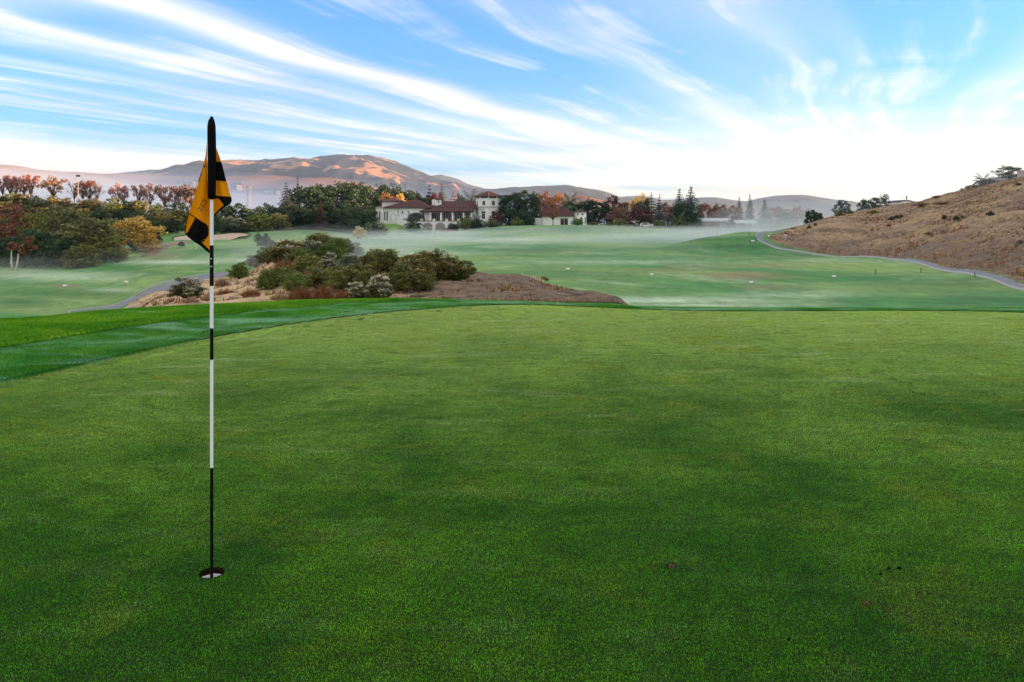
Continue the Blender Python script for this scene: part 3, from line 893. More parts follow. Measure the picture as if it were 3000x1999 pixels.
MAT['slate'] = flat_mat('grey shingle roof', (0.10, 0.10, 0.12), 0.85, 0.15, 0.15, 0.5)
MAT['cover'] = flat_mat('pale metal roofing', (0.50, 0.51, 0.52), 0.6, 0.3, 0.15, 0.4)


class MB:
    """collects shapes, then links them as one mesh object"""
    def __init__(s):
        s.v, s.f = [], []

    def add(s, vs, fs):
        n = len(s.v)
        s.v += [tuple(q) for q in vs]
        s.f += [tuple(i + n for i in f) for f in fs]
        return s

    def box(s, x0, x1, y0, y1, z0, z1):
        return s.add([(x0, y0, z0), (x1, y0, z0), (x1, y1, z0), (x0, y1, z0), (x0, y0, z1), (x1, y0, z1), (x1, y1, z1), (x0, y1, z1)],
                     [(0, 3, 2, 1), (4, 5, 6, 7), (0, 1, 5, 4), (1, 2, 6, 5), (2, 3, 7, 6), (3, 0, 4, 7)])

    def ngon(s, cx, cy, r0, r1, z0, z1, n, a0=0.0, cap=True):
        vs = []
        for r, z in ((r0, z0), (r1, z1)):
            vs += [(cx + r * math.cos(a0 + 2 * math.pi * k / n), cy + r * math.sin(a0 + 2 * math.pi * k / n), z) for k in range(n)]
        fs = [(k, (k + 1) % n, n + (k + 1) % n, n + k) for k in range(n)]
        if cap:
            fs += [tuple(range(n))[::-1], tuple(range(n, 2 * n))]
        return s.add(vs, fs)

    def tube(s, pts, rads, n=6):
        pts = [Vector(p) for p in pts]
        vs = []
        for i, p in enumerate(pts):
            d = (pts[min(i + 1, len(pts) - 1)] - pts[max(i - 1, 0)]).normalized()
            a = d.orthogonal().normalized()
            b = d.cross(a)
            r = rads[i] if isinstance(rads, (list, tuple)) else rads
            vs += [p + r * (a * math.cos(2 * math.pi * k / n) + b * math.sin(2 * math.pi * k / n)) for k in range(n)]
        fs = []
        for i in range(len(pts) - 1):
            fs += [(i * n + k, i * n + (k + 1) % n, (i + 1) * n + (k + 1) % n, (i + 1) * n + k) for k in range(n)]
        fs += [tuple(range(n))[::-1], tuple(range((len(pts) - 1) * n, len(pts) * n))]
        return s.add(vs, fs)

    def hip(s, x0, x1, y0, y1, z0, z1, rx0, rx1, ry=None, over=0.0, th=0.18):
        """hip roof with its ridge from rx0 to rx1, and a fascia of thickness th"""
        x0, x1, y0, y1 = x0 - over, x1 + over, y0 - over, y1 + over
        ry = (y0 + y1) / 2 if ry is None else ry
        vs = [(x0, y0, z0), (x1, y0, z0), (x1, y1, z0), (x0, y1, z0), (rx0, ry, z1), (rx1, ry, z1),
              (x0, y0, z0 - th), (x1, y0, z0 - th), (x1, y1, z0 - th), (x0, y1, z0 - th)]
        return s.add(vs, [(0, 1, 5, 4), (1, 2, 5), (2, 3, 4, 5), (3, 0, 4), (6, 7, 1, 0), (7, 8, 2, 1), (8, 9, 3, 2), (9, 6, 0, 3), (9, 8, 7, 6)])

    def gable(s, x0, x1, y0, y1, z0, z1, over=0.0, th=0.12, along='x'):
        x0, x1, y0, y1 = x0 - over, x1 + over, y0 - over, y1 + over
        if along == 'x':
            ym = (y0 + y1) / 2
            prof = [(y0, z0), (ym, z1), (y1, z0), (y1, z0 - th), (ym, z1 - th), (y0, z0 - th)]
            vs = [(x, a, b) for x in (x0, x1) for a, b in prof]
        else:
            xm = (x0 + x1) / 2
            prof = [(x0, z0), (xm, z1), (x1, z0), (x1, z0 - th), (xm, z1 - th), (x0, z0 - th)]
            vs = [(a, y, b) for y in (y0, y1) for a, b in prof]
        fs = [(k, (k + 1) % 6, 6 + (k + 1) % 6, 6 + k) for k in range(6)]
        fs += [(0, 5, 4, 1), (1, 4, 3, 2), (6, 7, 10, 11), (7, 8, 9, 10)]
        return s.add(vs, fs)

    def arch(s, x0, x1, y0, y1, z0, z1, rise=None, n=8):
        """a solid panel with a round-arched head, between depths y0 and y1"""
        r = (x1 - x0) / 2
        rise = r if rise is None else rise
        zc_ = z1 - rise
        out = [(x0, z0), (x1, z0)] + [((x0 + x1) / 2 + r * math.cos(t), zc_ + rise * math.sin(t)) for t in np.linspace(0, math.pi, n)]
        m = len(out)
        vs = [(a, y0, b) for a, b in out] + [(a, y1, b) for a, b in out]
        return s.add(vs, [tuple(range(m)), tuple(range(m, 2 * m))[::-1]] + [(k, m + k, m + (k + 1) % m, (k + 1) % m) for k in range(m)])

    def build(s, name, mat, parent=None, smooth=False):
        me = bpy.data.meshes.new(name)
        me.from_pydata(s.v, [], s.f)
        bm = bmesh.new()
        bm.from_mesh(me)
        bmesh.ops.recalc_face_normals(bm, faces=bm.faces)
        bm.to_mesh(me)
        bm.free()
        if smooth:
            for p_ in me.polygons:
                p_.use_smooth = True
        me.materials.append(mat if not isinstance(mat, str) else MAT[mat])
        return link(name, me, parent)


def ray(px, py, Y0, Y1):
    """where the sight line of a pixel meets the ground between two depths"""
    Y = np.exp(np.linspace(math.log(Y0), math.log(Y1), 500))
    x = (px - CX) / F * Y
    gap = height(x, Y) - (HC + (HY - py) / F * Y)
    k = np.nonzero(gap >= 0)[0]
    i = k[0] if len(k) else int(np.argmax(gap))
    return Vector((x[i], Y[i], float(height(x[i:i + 1], Y[i:i + 1])[0])))


# ------------------------------------------------------------------ cart paths and bunkers
def ribbon(name, pts, width, lift, mat, parent=None, off=0.0, seg=14):
    c = smooth_curve(pts, seg)
    vs = []
    m = 7
    for i, p in enumerate(c):
        d = c[min(i + 1, len(c) - 1)] - c[max(i - 1, 0)]
        nrm = Vector((d.y, -d.x, 0)).normalized()
        for k in range(m):
            q = p + nrm * (off + (k / (m - 1) - 0.5) * width)
            e = 0.0 if 0 < k < m - 1 else -0.18
            vs.append([q.x, q.y, lift + e])
    vs = np.array(vs)
    zz = height(vs[:, 0], vs[:, 1]).reshape(-1, m)
    vs[:, 2] += zz.ravel()
    I = np.arange(len(vs)).reshape(-1, m)
    Q = np.stack([I[:-1, :-1], I[:-1, 1:], I[1:, 1:], I[1:, :-1]], -1).reshape(-1, 4)
    o = link(name, mesh_np(name, vs, Q, mat), parent)
    if parent is None:
        tag(o, kind='structure')
    return o


def cart_path(pts, width, kerb_sides):
    o = ribbon('cart_path', pts, width, 0.06, MAT['asphalt'])
    for sd in kerb_sides:
        ribbon('kerb', pts, 0.10, 0.12, MAT['kerb'], o, sd * (width / 2 + 0.02))


LEFT_PATH = [ray(px, py, 45, 140) for px, py in ((300, 925), (335, 902), (420, 866), (500, 840), (590, 815), (680, 797))]
cart_path([(-17.5, 48)] + [tuple(v[:2]) for v in LEFT_PATH], 3.9, (-1,))
RIGHT_PATH = wp([(3700, 24), (3300, 33.5), (3000, 45), (2900, 52), (2800, 60.5), (2680, 73), (2560, 83.5), (2450, 92.5), (2350, 100.5), (2280, 106), (2232, 113), (2228, 121), (2262, 130), (2330, 137)])
cart_path(RIGHT_PATH, 0.9, (-1,))


def bunker(cx, cy, rx, ry, rot, seed):
    c = math.cos(rot), math.sin(rot)
    rings, n = 6, 36
    vs, fs = [], []
    rg = random.Random(seed)
    ph = [rg.uniform(0, 6.28) for _ in range(3)]
    for r in range(rings + 1):
        t = r / rings
        for k in range(n):
            a = 2 * math.pi * k / n
            w = 1 + 0.12 * math.sin(2 * a + ph[0]) + 0.09 * math.sin(3 * a + ph[1]) + 0.05 * math.sin(5 * a + ph[2])
            x, y = math.cos(a) * rx * w * t, math.sin(a) * ry * w * t
            X, Y = cx + x * c[0] - y * c[1], cy + x * c[1] + y * c[0]
            vs.append((X, Y, H(cx, cy) * 0.5 + H(X, Y) * 0.5 + 0.22 + 0.11 * (Y - cy) + 0.16 * t ** 5))
    for r in range(rings):
        fs += [(r * n + k, r * n + (k + 1) % n, (r + 1) * n + (k + 1) % n, (r + 1) * n + k) for k in range(n)]
    o = link('sand_bunker', mesh_np('sand_bunker', vs, fs, MAT['sand']))
    tag(o, kind='structure')
    # grassy lip standing over the far edge
    b = MB()
    lip = []
    for k in range(0, n // 2 + 5):
        a = 2 * math.pi * (k - 2) / n
        w = 1.04 + 0.12 * math.sin(2 * a + ph[0]) + 0.09 * math.sin(3 * a + ph[1]) + 0.05 * math.sin(5 * a + ph[2])
        x, y = math.cos(a) * rx * w, math.sin(a) * ry * w
        X, Y = cx + x * c[0] - y * c[1], cy + x * c[1] + y * c[0]
        lip.append((X, Y, H(cx, cy) * 0.5 + H(X, Y) * 0.5 + 0.42 + 0.11 * (Y - cy)))
    b.tube(lip, 0.16, 6).build('grass_lip', flat_mat('dark turf edge', (0.05, 0.075, 0.025), 0.9, 0.1, 0.3, 2), o, True)  # lip in a darker turf green


_b = ray(640, 700, 110, 260)
bunker(_b.x + 1.0, _b.y, 4.6, 5.2, 0.1, 2)
_b = ray(552, 702, 110, 260)
bunker(_b.x, _b.y, 2.9, 4.6, 0.0, 5)

# ------------------------------------------------------------------ flagstick, flag and cup
PM = CUP.y / F                                   # metres per photo pixel at the flagstick


def fz(py):
    return HC + (HY - py) * PM


def fx(px):
    return (px - CX) * PM


def build_flagstick():
    z0 = H(CUP.x, CUP.y)
    root = empty('flagstick', (CUP.x, CUP.y, z0 - 0.10), 0, 'tall black and white banded flagstick with limp yellow and black flag in the hole', 'flagstick')
    ox, oy, oz = root.location
    bands = [(345, 590, 'black', 6.0), (585, 719, 'white', 7.8), (719, 838, 'black', 8.6), (838, 962, 'white', 8.0), (962, 1054, 'black', 7.4), (1054, 1370, 'white', 7.2), (1370, None, 'black', 6.8)]
    for a, b, mt, rad in bands:
        zb = -0.0 if b is None else fz(b) - oz
        MB().ngon(0, 0, rad / 1000, rad / 1000, zb, fz(a) - oz, 20).build('pole_band', mt, root, False)
    for py in (758, 781):
        MB().tube([(0.001, -0.0065, fz(py) - oz), (0.001, -0.0125, fz(py) - oz)], [0.0048, 0.0036], 10).build('bolt', 'steel', root)
    MB().tube([(0, 0, fz(352) - oz), (0, 0, fz(345) - oz), (0, 0, fz(341) - oz)], [0.010, 0.008, 0.003], 14).build('knob', 'black', root, True)

    # ---- the flag: cloth hanging in folds from a black sleeve
    def zp(x, y):                                 # outline coordinates -> photo pixel
        return 500 + x * 0.3189, 330 + y * 0.3189
    apex = (366, 250)

    def depth(x, y):
        dx, dy = x - apex[0], max(y - apex[1], 5)
        a = math.atan2(dx, dy)
        r = math.hypot(dx, dy) / 900
        return 0.016 + 0.055 * r * (0.5 + 0.5 * math.sin(a * 21 + 0.8)) + 0.030 * r * math.cos(a * 9)

    def cloth(name, poly, mat, off, parent, step=22.0):
        from mathutils.geometry import delaunay_2d_cdt
        poly = [Vector(q) for q in poly]
        dense = []
        for i, p in enumerate(poly):
            q = poly[(i + 1) % len(poly)]
            k = max(1, int((q - p).length / step))
            dense += [p.lerp(q, j / k) for j in range(k)]
        n = len(dense)
        px_, py_ = np.array([q.x for q in dense]), np.array([q.y for q in dense])
        gx, gy = np.meshgrid(np.arange(px_.min() + 3, px_.max(), step), np.arange(py_.min() + 3, py_.max(), step))
        sd = poly_sd(gx.ravel(), gy.ravel(), [(q.x, q.y) for q in dense])
        pts = dense + [Vector((x, y)) for x, y, s_ in zip(gx.ravel(), gy.ravel(), sd) if s_ > step * 0.4]
        vo, _, fo, *_r = delaunay_2d_cdt(pts, [], [list(range(n))], 1, 1e-4)
        vs = []
        for q in vo:
            X, Y = zp(q.x, q.y)
            dd = depth(q.x, q.y) + off
            kk = 1 + dd / CUP.y                   # the cloth hangs a little behind the pole
            vs.append((fx(X) * kk - ox, dd, HC + (fz(Y) - HC) * kk - oz))
        me = bpy.data.meshes.new(name)
        me.from_pydata(vs, [], [tuple(f) for f in fo])
        bm = bmesh.new()
        bm.from_mesh(me)
        bmesh.ops.recalc_face_normals(bm, faces=bm.faces)
        bm.to_mesh(me)
        bm.free()
        for p_ in me.polygons:
            p_.use_smooth = True
        me.materials.append(mat)
        o = link(name, me, parent)
        sm = o.modifiers.new('thickness', 'SOLIDIFY')
        sm.thickness = 0.0012
        return o

    def nylon(name, col):
        m, g, b = new_mat(name)
        g.put(b.inputs['Base Color'], col)
        b.inputs['Roughness'].default_value = 0.7
        b.inputs['Specular IOR Level'].default_value = 0.08
        tr = g.n('BsdfTranslucent', {'Color': col})
        mx = g.n('MixShader', {0: 0.45 if max(col) > 0.1 else 0.03, 1: b.outputs[0], 2: tr.outputs[0]})
        g.t.links.new(mx.outputs[0], g.t.nodes['Material Output'].inputs[0])
        n = g.noise(pos(g), 900.0, 2)
        g.put(b.inputs['Normal'], bump(g, n, 0.25, 0.0006))
        return m
    yel, blk = nylon('golden yellow nylon', (0.95, 0.46, 0.006)), nylon('black nylon', (0.003, 0.003, 0.0035))
    left = [(332, 285), (320, 400), (292, 500), (264, 610), (227, 740), (192, 850), (166, 925), (141, 1030), (130, 1105), (160, 1140), (215, 1185), (270, 1220), (310, 1255), (352, 1292), (362, 1270), (366, 1000), (366, 760), (340, 760)]
    right = [(366, 270), (405, 278), (425, 340), (450, 410), (470, 480), (500, 590), (520, 660), (540, 740), (556, 775), (560, 815), (545, 840), (500, 865), (450, 900), (410, 945), (378, 990), (366, 980), (366, 700)]
    flag = cloth('flag', left, yel, 0.0, root)
    cloth('fold', right, yel, 0.004, flag)
    e = -0.0022
    cloth('black_panel', [(225, 970), (330, 1025), (352, 1075), (346, 1130), (293, 1205), (150, 1110)], blk, e, flag)
    cloth('black_panel', [(372, 450), (466, 452), (489, 540), (511, 632), (440, 626), (372, 620)], blk, 0.004 + e, flag)
    cloth('hem', [(128, 1103), (150, 1108), (215, 1153), (293, 1203), (322, 1230), (356, 1262), (356, 1294), (310, 1257), (270, 1222), (215, 1187), (158, 1142)], blk, e * 1.3, flag, 14)
    cloth('hem', [(366, 760), (470, 768), (557, 775), (562, 815), (546, 842), (500, 867), (450, 902), (410, 947), (380, 990), (380, 966), (430, 905), (488, 850), (445, 790), (366, 787)], blk, 0.004 + e * 1.3, flag, 14)
    cloth('seam', [(164, 920), (170, 922), (262, 985), (352, 1047), (352, 1055), (260, 992), (163, 927)], blk, e * 0.8, flag, 14)
    cloth('seam', [(322, 472), (322, 486), (296, 530), (258, 640), (252, 636), (290, 520), (306, 490)], blk, e * 0.8, flag, 14)
    cloth('piping', [(164, 922), (168, 926), (143, 1032), (133, 1104), (128, 1103), (138, 1028)], blk, e * 0.8, flag, 14)
    # lettering, seen from behind
    cu = bpy.data.curves.new('lettering', 'FONT')
    cu.body = 'CES'
    cu.size = 0.031
    cu.extrude = 0.0004
    cu.space_character = 1.12
    to = bpy.data.objects.new('lettering', cu)
    me = bpy.data.meshes.new_from_object(to)
    bpy.data.objects.remove(to)
    sx, sy = zp(318, 800)
    dirv = Vector((-0.47, -0.88))
    for v in me.vertices:
        a, b = v.co.x, v.co.y
        # text runs down to the left; mirrored, so that its top points up left
        X = fx(sx) - ox + dirv.x * a - 0.88 * (b - 0.011)
        Z = fz(sy) - oz + dirv.y * a + 0.47 * (b - 0.011)
        uu, vv = ((X + ox) / PM + CX - 500) / 0.3189, (HY - (Z + oz - HC) / PM - 330) / 0.3189
        dd = depth(uu, vv) - 0.0030 - v.co.z
        kk = 1 + dd / CUP.y
        v.co = ((X + ox) * kk - ox, dd, HC + (Z + oz - HC) * kk - oz)
    me.materials.append(MAT['bark'])
    link('lettering', me, flag)
    # sleeve
    MB().tube([(0, 0, fz(583) - oz), (0.0005, 0, fz(560) - oz), (0.001, 0.0, fz(470) - oz), (0, 0, fz(410) - oz), (-0.001, 0, fz(370) - oz), (-0.001, 0, fz(352) - oz), (0, 0, fz(347) - oz)], [0.0165, 0.0178, 0.0185, 0.0188, 0.018, 0.013, 0.006], 16).build('sleeve', blk, flag, True)


build_flagstick()


def build_cup():
    z0 = H(CUP.x, CUP.y)
    root = empty('golf_cup', (CUP.x, CUP.y, z0 - 0.12), 0, 'round golf hole cut in the green with white cup liner and soil rim', 'golf hole')

    def wall(name, r, za, zb, mat, n=40, jit=0.0):
        vs, fs = [], []
        for j, z in enumerate((za, (za + zb) / 2, zb)):
            for k in range(n):
                a = 2 * math.pi * k / n
                q = r * (1 + jit * math.sin(7 * a + j) + jit * math.sin(13 * a + 2 * j))
                vs.append((q * math.cos(a), q * math.sin(a), z + 0.12))
        for j in range(2):
            fs += [(j * n + k, j * n + (k + 1) % n, (j + 1) * n + (k + 1) % n, (j + 1) * n + k) for k in range(n)]
        return link(name, mesh_np(name, vs, fs, mat), root)
    wall('soil_wall', CUP_R + 0.0012, 0.004, -0.030, MAT['soil'], 40, 0.015)
    ln = MB().ngon(0, 0, CUP_R - 0.001, CUP_R - 0.001, 0.0, 0.095, 40, 0, False).ngon(0, 0, CUP_R + 0.0015, CUP_R + 0.0015, 0.0, 0.095, 40, 0, False)
    ln.build('liner', 'white', root, True)
    MB().ngon(0, 0, CUP_R, CUP_R, -0.004, 0.002, 40).build('cup_floor', 'white', root)


build_cup()

# ------------------------------------------------------------------ plants
def leaf_mat(name, dark, light, tip=None, tip_amt=0.0, transl=0.3):
    m, g, b = new_mat(name)
    v, t = attr(g, 'lv'), attr(g, 'tip')
    n = g.noise(g.n('TexCoord').outputs['Object'], 5.0, 3)
    rnd = g.n('ObjectInfo').outputs['Random']
    k = g.m('ADD', g.m('MULTIPLY', v, 0.55), g.m('MULTIPLY', n, 0.5))
    c = g.mix(g.ss(k, 0.25, 0.85), dark, light)
    if tip:
        c = g.mix(g.m('MULTIPLY', g.ss(g.m('ADD', t, g.m('MULTIPLY', v, 0.35)), 1.08 - tip_amt, 1.2 - tip_amt * 0.8), 0.85), c, tip)
    c = g.vm('SCALE', c, g.m('ADD', 1.4, g.m('MULTIPLY', rnd, 0.6)))
    g.put(b.inputs['Base Color'], c)
    b.inputs['Roughness'].default_value = 0.6
    b.inputs['Specular IOR Level'].default_value = 0.2
    tr = g.n('BsdfTranslucent', {'Color': c})
    mx = g.n('MixShader', {0: transl, 1: b.outputs[0], 2: tr.outputs[0]})
    g.t.links.new(mx.outputs[0], g.t.nodes['Material Output'].inputs[0])
    return m


LEAF = {
    'dark': leaf_mat('dark evergreen leaves', (0.012, 0.026, 0.013), (0.042, 0.072, 0.026)),
    'pine': leaf_mat('pine needles', (0.012, 0.030, 0.018), (0.046, 0.078, 0.034), (0.11, 0.13, 0.05), 0.10),
    'blue': leaf_mat('blue green needles', (0.016, 0.034, 0.032), (0.060, 0.090, 0.070)),
    'olive': leaf_mat('olive leaves', (0.040, 0.048, 0.012), (0.200, 0.180, 0.042)),
    'willow': leaf_mat('willow leaves', (0.046, 0.056, 0.018), (0.205, 0.195, 0.068)),
    'gold': leaf_mat('golden autumn leaves', (0.22, 0.135, 0.022), (0.72, 0.50, 0.13)),
    'amber': leaf_mat('amber autumn leaves', (0.100, 0.050, 0.016), (0.30, 0.160, 0.045)),
    'rust': leaf_mat('rust autumn leaves', (0.075, 0.030, 0.016), (0.24, 0.105, 0.050)),
    'pink': leaf_mat('rosy autumn leaves', (0.150, 0.070, 0.055), (0.42, 0.22, 0.165)),
    'brown': leaf_mat('brown autumn leaves', (0.085, 0.052, 0.034), (0.30, 0.175, 0.105)),
    'wine': leaf_mat('dull wine red leaves', (0.014, 0.008, 0.009), (0.055, 0.020, 0.020)),
    'maroon': leaf_mat('maroon leaves', (0.032, 0.010, 0.012), (0.13, 0.034, 0.034)),
    'brush': leaf_mat('coyote brush leaves', (0.020, 0.028, 0.008), (0.185, 0.185, 0.045), (0.26, 0.23, 0.07), 0.10),
    'brushgreen': leaf_mat('green brush leaves', (0.024, 0.042, 0.010), (0.160, 0.195, 0.040)),
    'bloom': leaf_mat('brush with pale seed heads', (0.022, 0.030, 0.010), (0.095, 0.105, 0.032), (0.50, 0.46, 0.33), 0.30),
    'goldtip': leaf_mat('brush with straw tips', (0.018, 0.022, 0.008), (0.135, 0.120, 0.030), (0.36, 0.27, 0.10), 0.22),
    'bright': leaf_mat('bright green leaves', (0.030, 0.080, 0.008), (0.11, 0.21, 0.022)),
    'silver': leaf_mat('grey green leaves', (0.040, 0.055, 0.036), (0.17, 0.19, 0.11), (0.36, 0.34, 0.24), 0.15),
    'drystem': leaf_mat('dry red brown stems', (0.070, 0.030, 0.014), (0.25, 0.110, 0.046)),
    'straw': leaf_mat('dry straw', (0.10, 0.066, 0.032), (0.31, 0.225, 0.12)),
    'palegrass': leaf_mat('pale plume grass', (0.22, 0.18, 0.09), (0.55, 0.47, 0.30)),
    'palm': leaf_mat('palm fronds', (0.020, 0.040, 0.014), (0.085, 0.125, 0.045)),
}


def leaf_quads(C, N, size, asp, rng, flat=0.0):
    """one small quad per leaf: centres C, preferred normals N"""
    n = len(C)
    r = rng.normal(size=(n, 3))
    nr = N * (0.8 + flat) + r * 0.75
    nr /= np.linalg.norm(nr, axis=1, keepdims=True) + 1e-9
    a = np.cross(nr, rng.normal(size=(n, 3)))
    a /= np.linalg.norm(a, axis=1, keepdims=True) + 1e-9
    b = np.cross(nr, a)
    s = size * rng.uniform(0.6, 1.35, (n, 1))
    a, b = a * s * 0.5, b * s * 0.5 * asp
    V = np.stack([C - a, C - b * 0.9, C + a, C + b * 0.9], 1).reshape(-1, 3)
    return V, np.arange(4 * n).reshape(-1, 4)


def sphere_dirs(n, rng):
    d = rng.normal(size=(n, 3))
    return d / np.linalg.norm(d, axis=1, keepdims=True)


def clump_crown(name, clumps, n, size, rng, asp=0.6, shell=0.5, sub=9):
    """leaves gathered in sub-clumps on each clump, so that the crown has lumps, gaps and an uneven edge"""
    w = np.array([c[1][0] * c[1][2] for c in clumps])
    cnt = rng.multinomial(n, w / w.sum())
    Cs, Ns, tips = [], [], []
    for (c, r), k in zip(clumps, cnt):
        if not k:
            continue
        r, c = np.array(r), np.array(c)
        sd = sphere_dirs(sub, rng)
        srad = rng.uniform(0.55, 1.0, (sub, 1))
        j = rng.integers(0, sub, k)
        d = sphere_dirs(k, rng)
        rad = rng.uniform(0, 1, (k, 1)) ** 0.5
        p = sd[j] * srad[j] * 0.72 + d * rad * 0.42
        Cs.append(c + p * r)
        Ns.append(p + d * 0.5)
        tips.append(0.5 + 0.5 * p[:, 2] / (np.linalg.norm(p, axis=1) + 1e-6) * np.clip(np.linalg.norm(p, axis=1), 0, 1))
    C, N = np.concatenate(Cs), np.concatenate(Ns)
    N /= np.linalg.norm(N, axis=1, keepdims=True) + 1e-9
    V, Q = leaf_quads(C, N, size, asp, rng)
    return mesh_np(name, V, Q, None, {'lv': np.repeat(rng.uniform(0, 1, len(C)), 4), 'tip': np.repeat(np.concatenate(tips), 4)}, False)


def mb_mesh(b, name, mat, smooth=True):
    o = b.build(name, mat, None, smooth)
    me = o.data
    bpy.data.objects.remove(o)
    return me


def v_round(seed, trunk=0.18, n=2600, size=0.052, nc=15, spread=1.0, low=0.16, lowr=0.05):
    """broad crown of unit height and width on a forked trunk"""
    rg, py_ = np.random.default_rng(seed), random.Random(seed)
    cl = []
    for k in range(nc):
        a, t = 2.4 * k + py_.uniform(-.5, .5), (k + 0.5) / nc
        z = trunk + (1 - trunk) * (low + (0.88 - low) * t)
        rr = 0.36 * spread * math.sqrt(max(lowr if t < 0.36 else 0.05, 1 - abs((t - 0.36) / 0.72) ** 2.4)) * py_.uniform(0.55, 1.0)
        s = py_.uniform(0.15, 0.24)
        cl.append(((rr * math.cos(a), rr * math.sin(a), z), (s, s, s * py_.uniform(0.62, 0.9))))
    cr = clump_crown('crown', cl, n, size, rg)
    b = MB()
    b.tube([(0, 0, -0.03), (0.01, 0, trunk * 0.6), (0, 0.01, trunk + 0.12)], [0.036, 0.027, 0.020], 7)
    for c, r in cl[::2]:
        b.tube([(0, 0, trunk * 0.9), (c[0] * 0.45, c[1] * 0.45, trunk + (c[2] - trunk) * 0.55), c], [0.019, 0.011, 0.004], 5)
    return mb_mesh(b, 'trunk', MAT['bark']), cr


def v_street(seed, n=1400, size=0.050):
    """open vase-shaped street tree with bare lower stems"""
    rg, py_ = np.random.default_rng(seed), random.Random(seed)
    b, cl = MB(), []
    th = 0.30
    b.tube([(0, 0, -0.03), (0.005, 0, 0.2), (0, 0, th)], [0.024, 0.018, 0.016], 6)
    for k in range(17):
        a, e = 2.4 * k, math.sqrt((k + 0.5) / 17)
        zz = py_.uniform(-1, 1) * math.sqrt(1 - 0.75 * e * e)
        x, y, z = 0.36 * e * math.cos(a), 0.36 * e * math.sin(a), 0.66 + 0.24 * zz
        b.tube([(0, 0, th - 0.02), (x * 0.4, y * 0.4, th + (z - th) * 0.5), (x, y, z), (x * 1.15, y * 1.15, z + 0.08)], [0.012, 0.008, 0.005, 0.002], 5)
        s = py_.uniform(0.11, 0.17)
        cl.append(((x, y, z), (s, s, s * 0.85)))
    return mb_mesh(b, 'trunk', MAT['bark']), clump_crown('crown', cl, n, size, rg, 0.6, 0.2, 7)


def v_shrub(seed, n=2200, size=0.075, nc=11, upright=0.0):
    """bush of unit height and width, leafy to the ground"""
    rg, py_ = np.random.default_rng(seed), random.Random(seed)
    b, cl = MB(), []
    for k in range(nc):
        a, e = 2.4 * k + py_.uniform(-.4, .4), math.sqrt((k + 0.5) / nc)
        x, y = 0.36 * e * math.cos(a), 0.36 * e * math.sin(a)
        z = (0.80 - 0.50 * e * e) * py_.uniform(0.78, 1.05)
        s = py_.uniform(0.15, 0.23)
        cl.append(((x, y, z), (s, s, s * 0.85)))
        cl.append(((x * 0.9, y * 0.9, z * 0.5), (s, s, max(z * 0.5, 0.1))))
        b.tube([(x * 0.15, y * 0.15, -0.03), (x * 0.55, y * 0.55, z * 0.5), (x, y, z)], [0.016, 0.010, 0.004], 5)
    return mb_mesh(b, 'trunk', MAT['bark']), clump_crown('crown', cl, n, size, rg, 0.5, 0.3, 9)


def v_conifer(seed, tiers=17, n=3200, size=0.055, base=0.06, drop=0.35, gap=0.0):
    """tiered conifer of unit height and width: boughs with hanging sprays"""
    rg, py_ = np.random.default_rng(seed), random.Random(seed)
    b = MB()
    b.tube([(0, 0, -0.03), (0.006, 0, 0.45), (0, 0, 0.985)], [0.022, 0.014, 0.002], 6)
    Cs, Ns, tp = [], [], []
    for k in range(tiers):
        t = (k + 0.3) / tiers
        z = base + (0.97 - base) * t
        L = 0.5 * (1 - t) ** 0.85 * py_.uniform(0.72, 1.08) + 0.012
        m = max(4, int(9 * (1 - t) + 4))
        for j in range(m):
            if py_.random() < gap:
                continue
            a = 2 * math.pi * j / m + k * 0.7 + py_.uniform(-.25, .25)
            l = L * py_.uniform(0.66, 1.12)
            q = max(5, int(n * l / (tiers * 2.2)))
            s = rg.uniform(0.12, 1, q)
            wd = rg.normal(0, 0.16, q) * l * (0.35 + s * 0.6)
            x = l * s * math.cos(a) - wd * math.sin(a)
            y = l * s * math.sin(a) + wd * math.cos(a)
            zz = z + l * (0.10 * s - drop * s * s) + rg.normal(0, 0.008, q)
            Cs.append(np.stack([x, y, zz], -1))
            Ns.append(np.tile([0.2 * math.cos(a), 0.2 * math.sin(a), 1.0], (q, 1)))
            tp.append(s)
            b.tube([(0, 0, z), (l * 0.9 * math.cos(a), l * 0.9 * math.sin(a), z + l * (0.09 - drop * 0.8))], [0.006, 0.002], 4)
    C, N = np.concatenate(Cs), np.concatenate(Ns)
    V, Q = leaf_quads(C, N, size, 0.38, rg, 0.4)
    cr = mesh_np('crown', V, Q, None, {'lv': np.repeat(rg.uniform(0, 1, len(C)), 4), 'tip': np.repeat(np.concatenate(tp), 4)}, False)
    return mb_mesh(b, 'trunk', MAT['bark']), cr


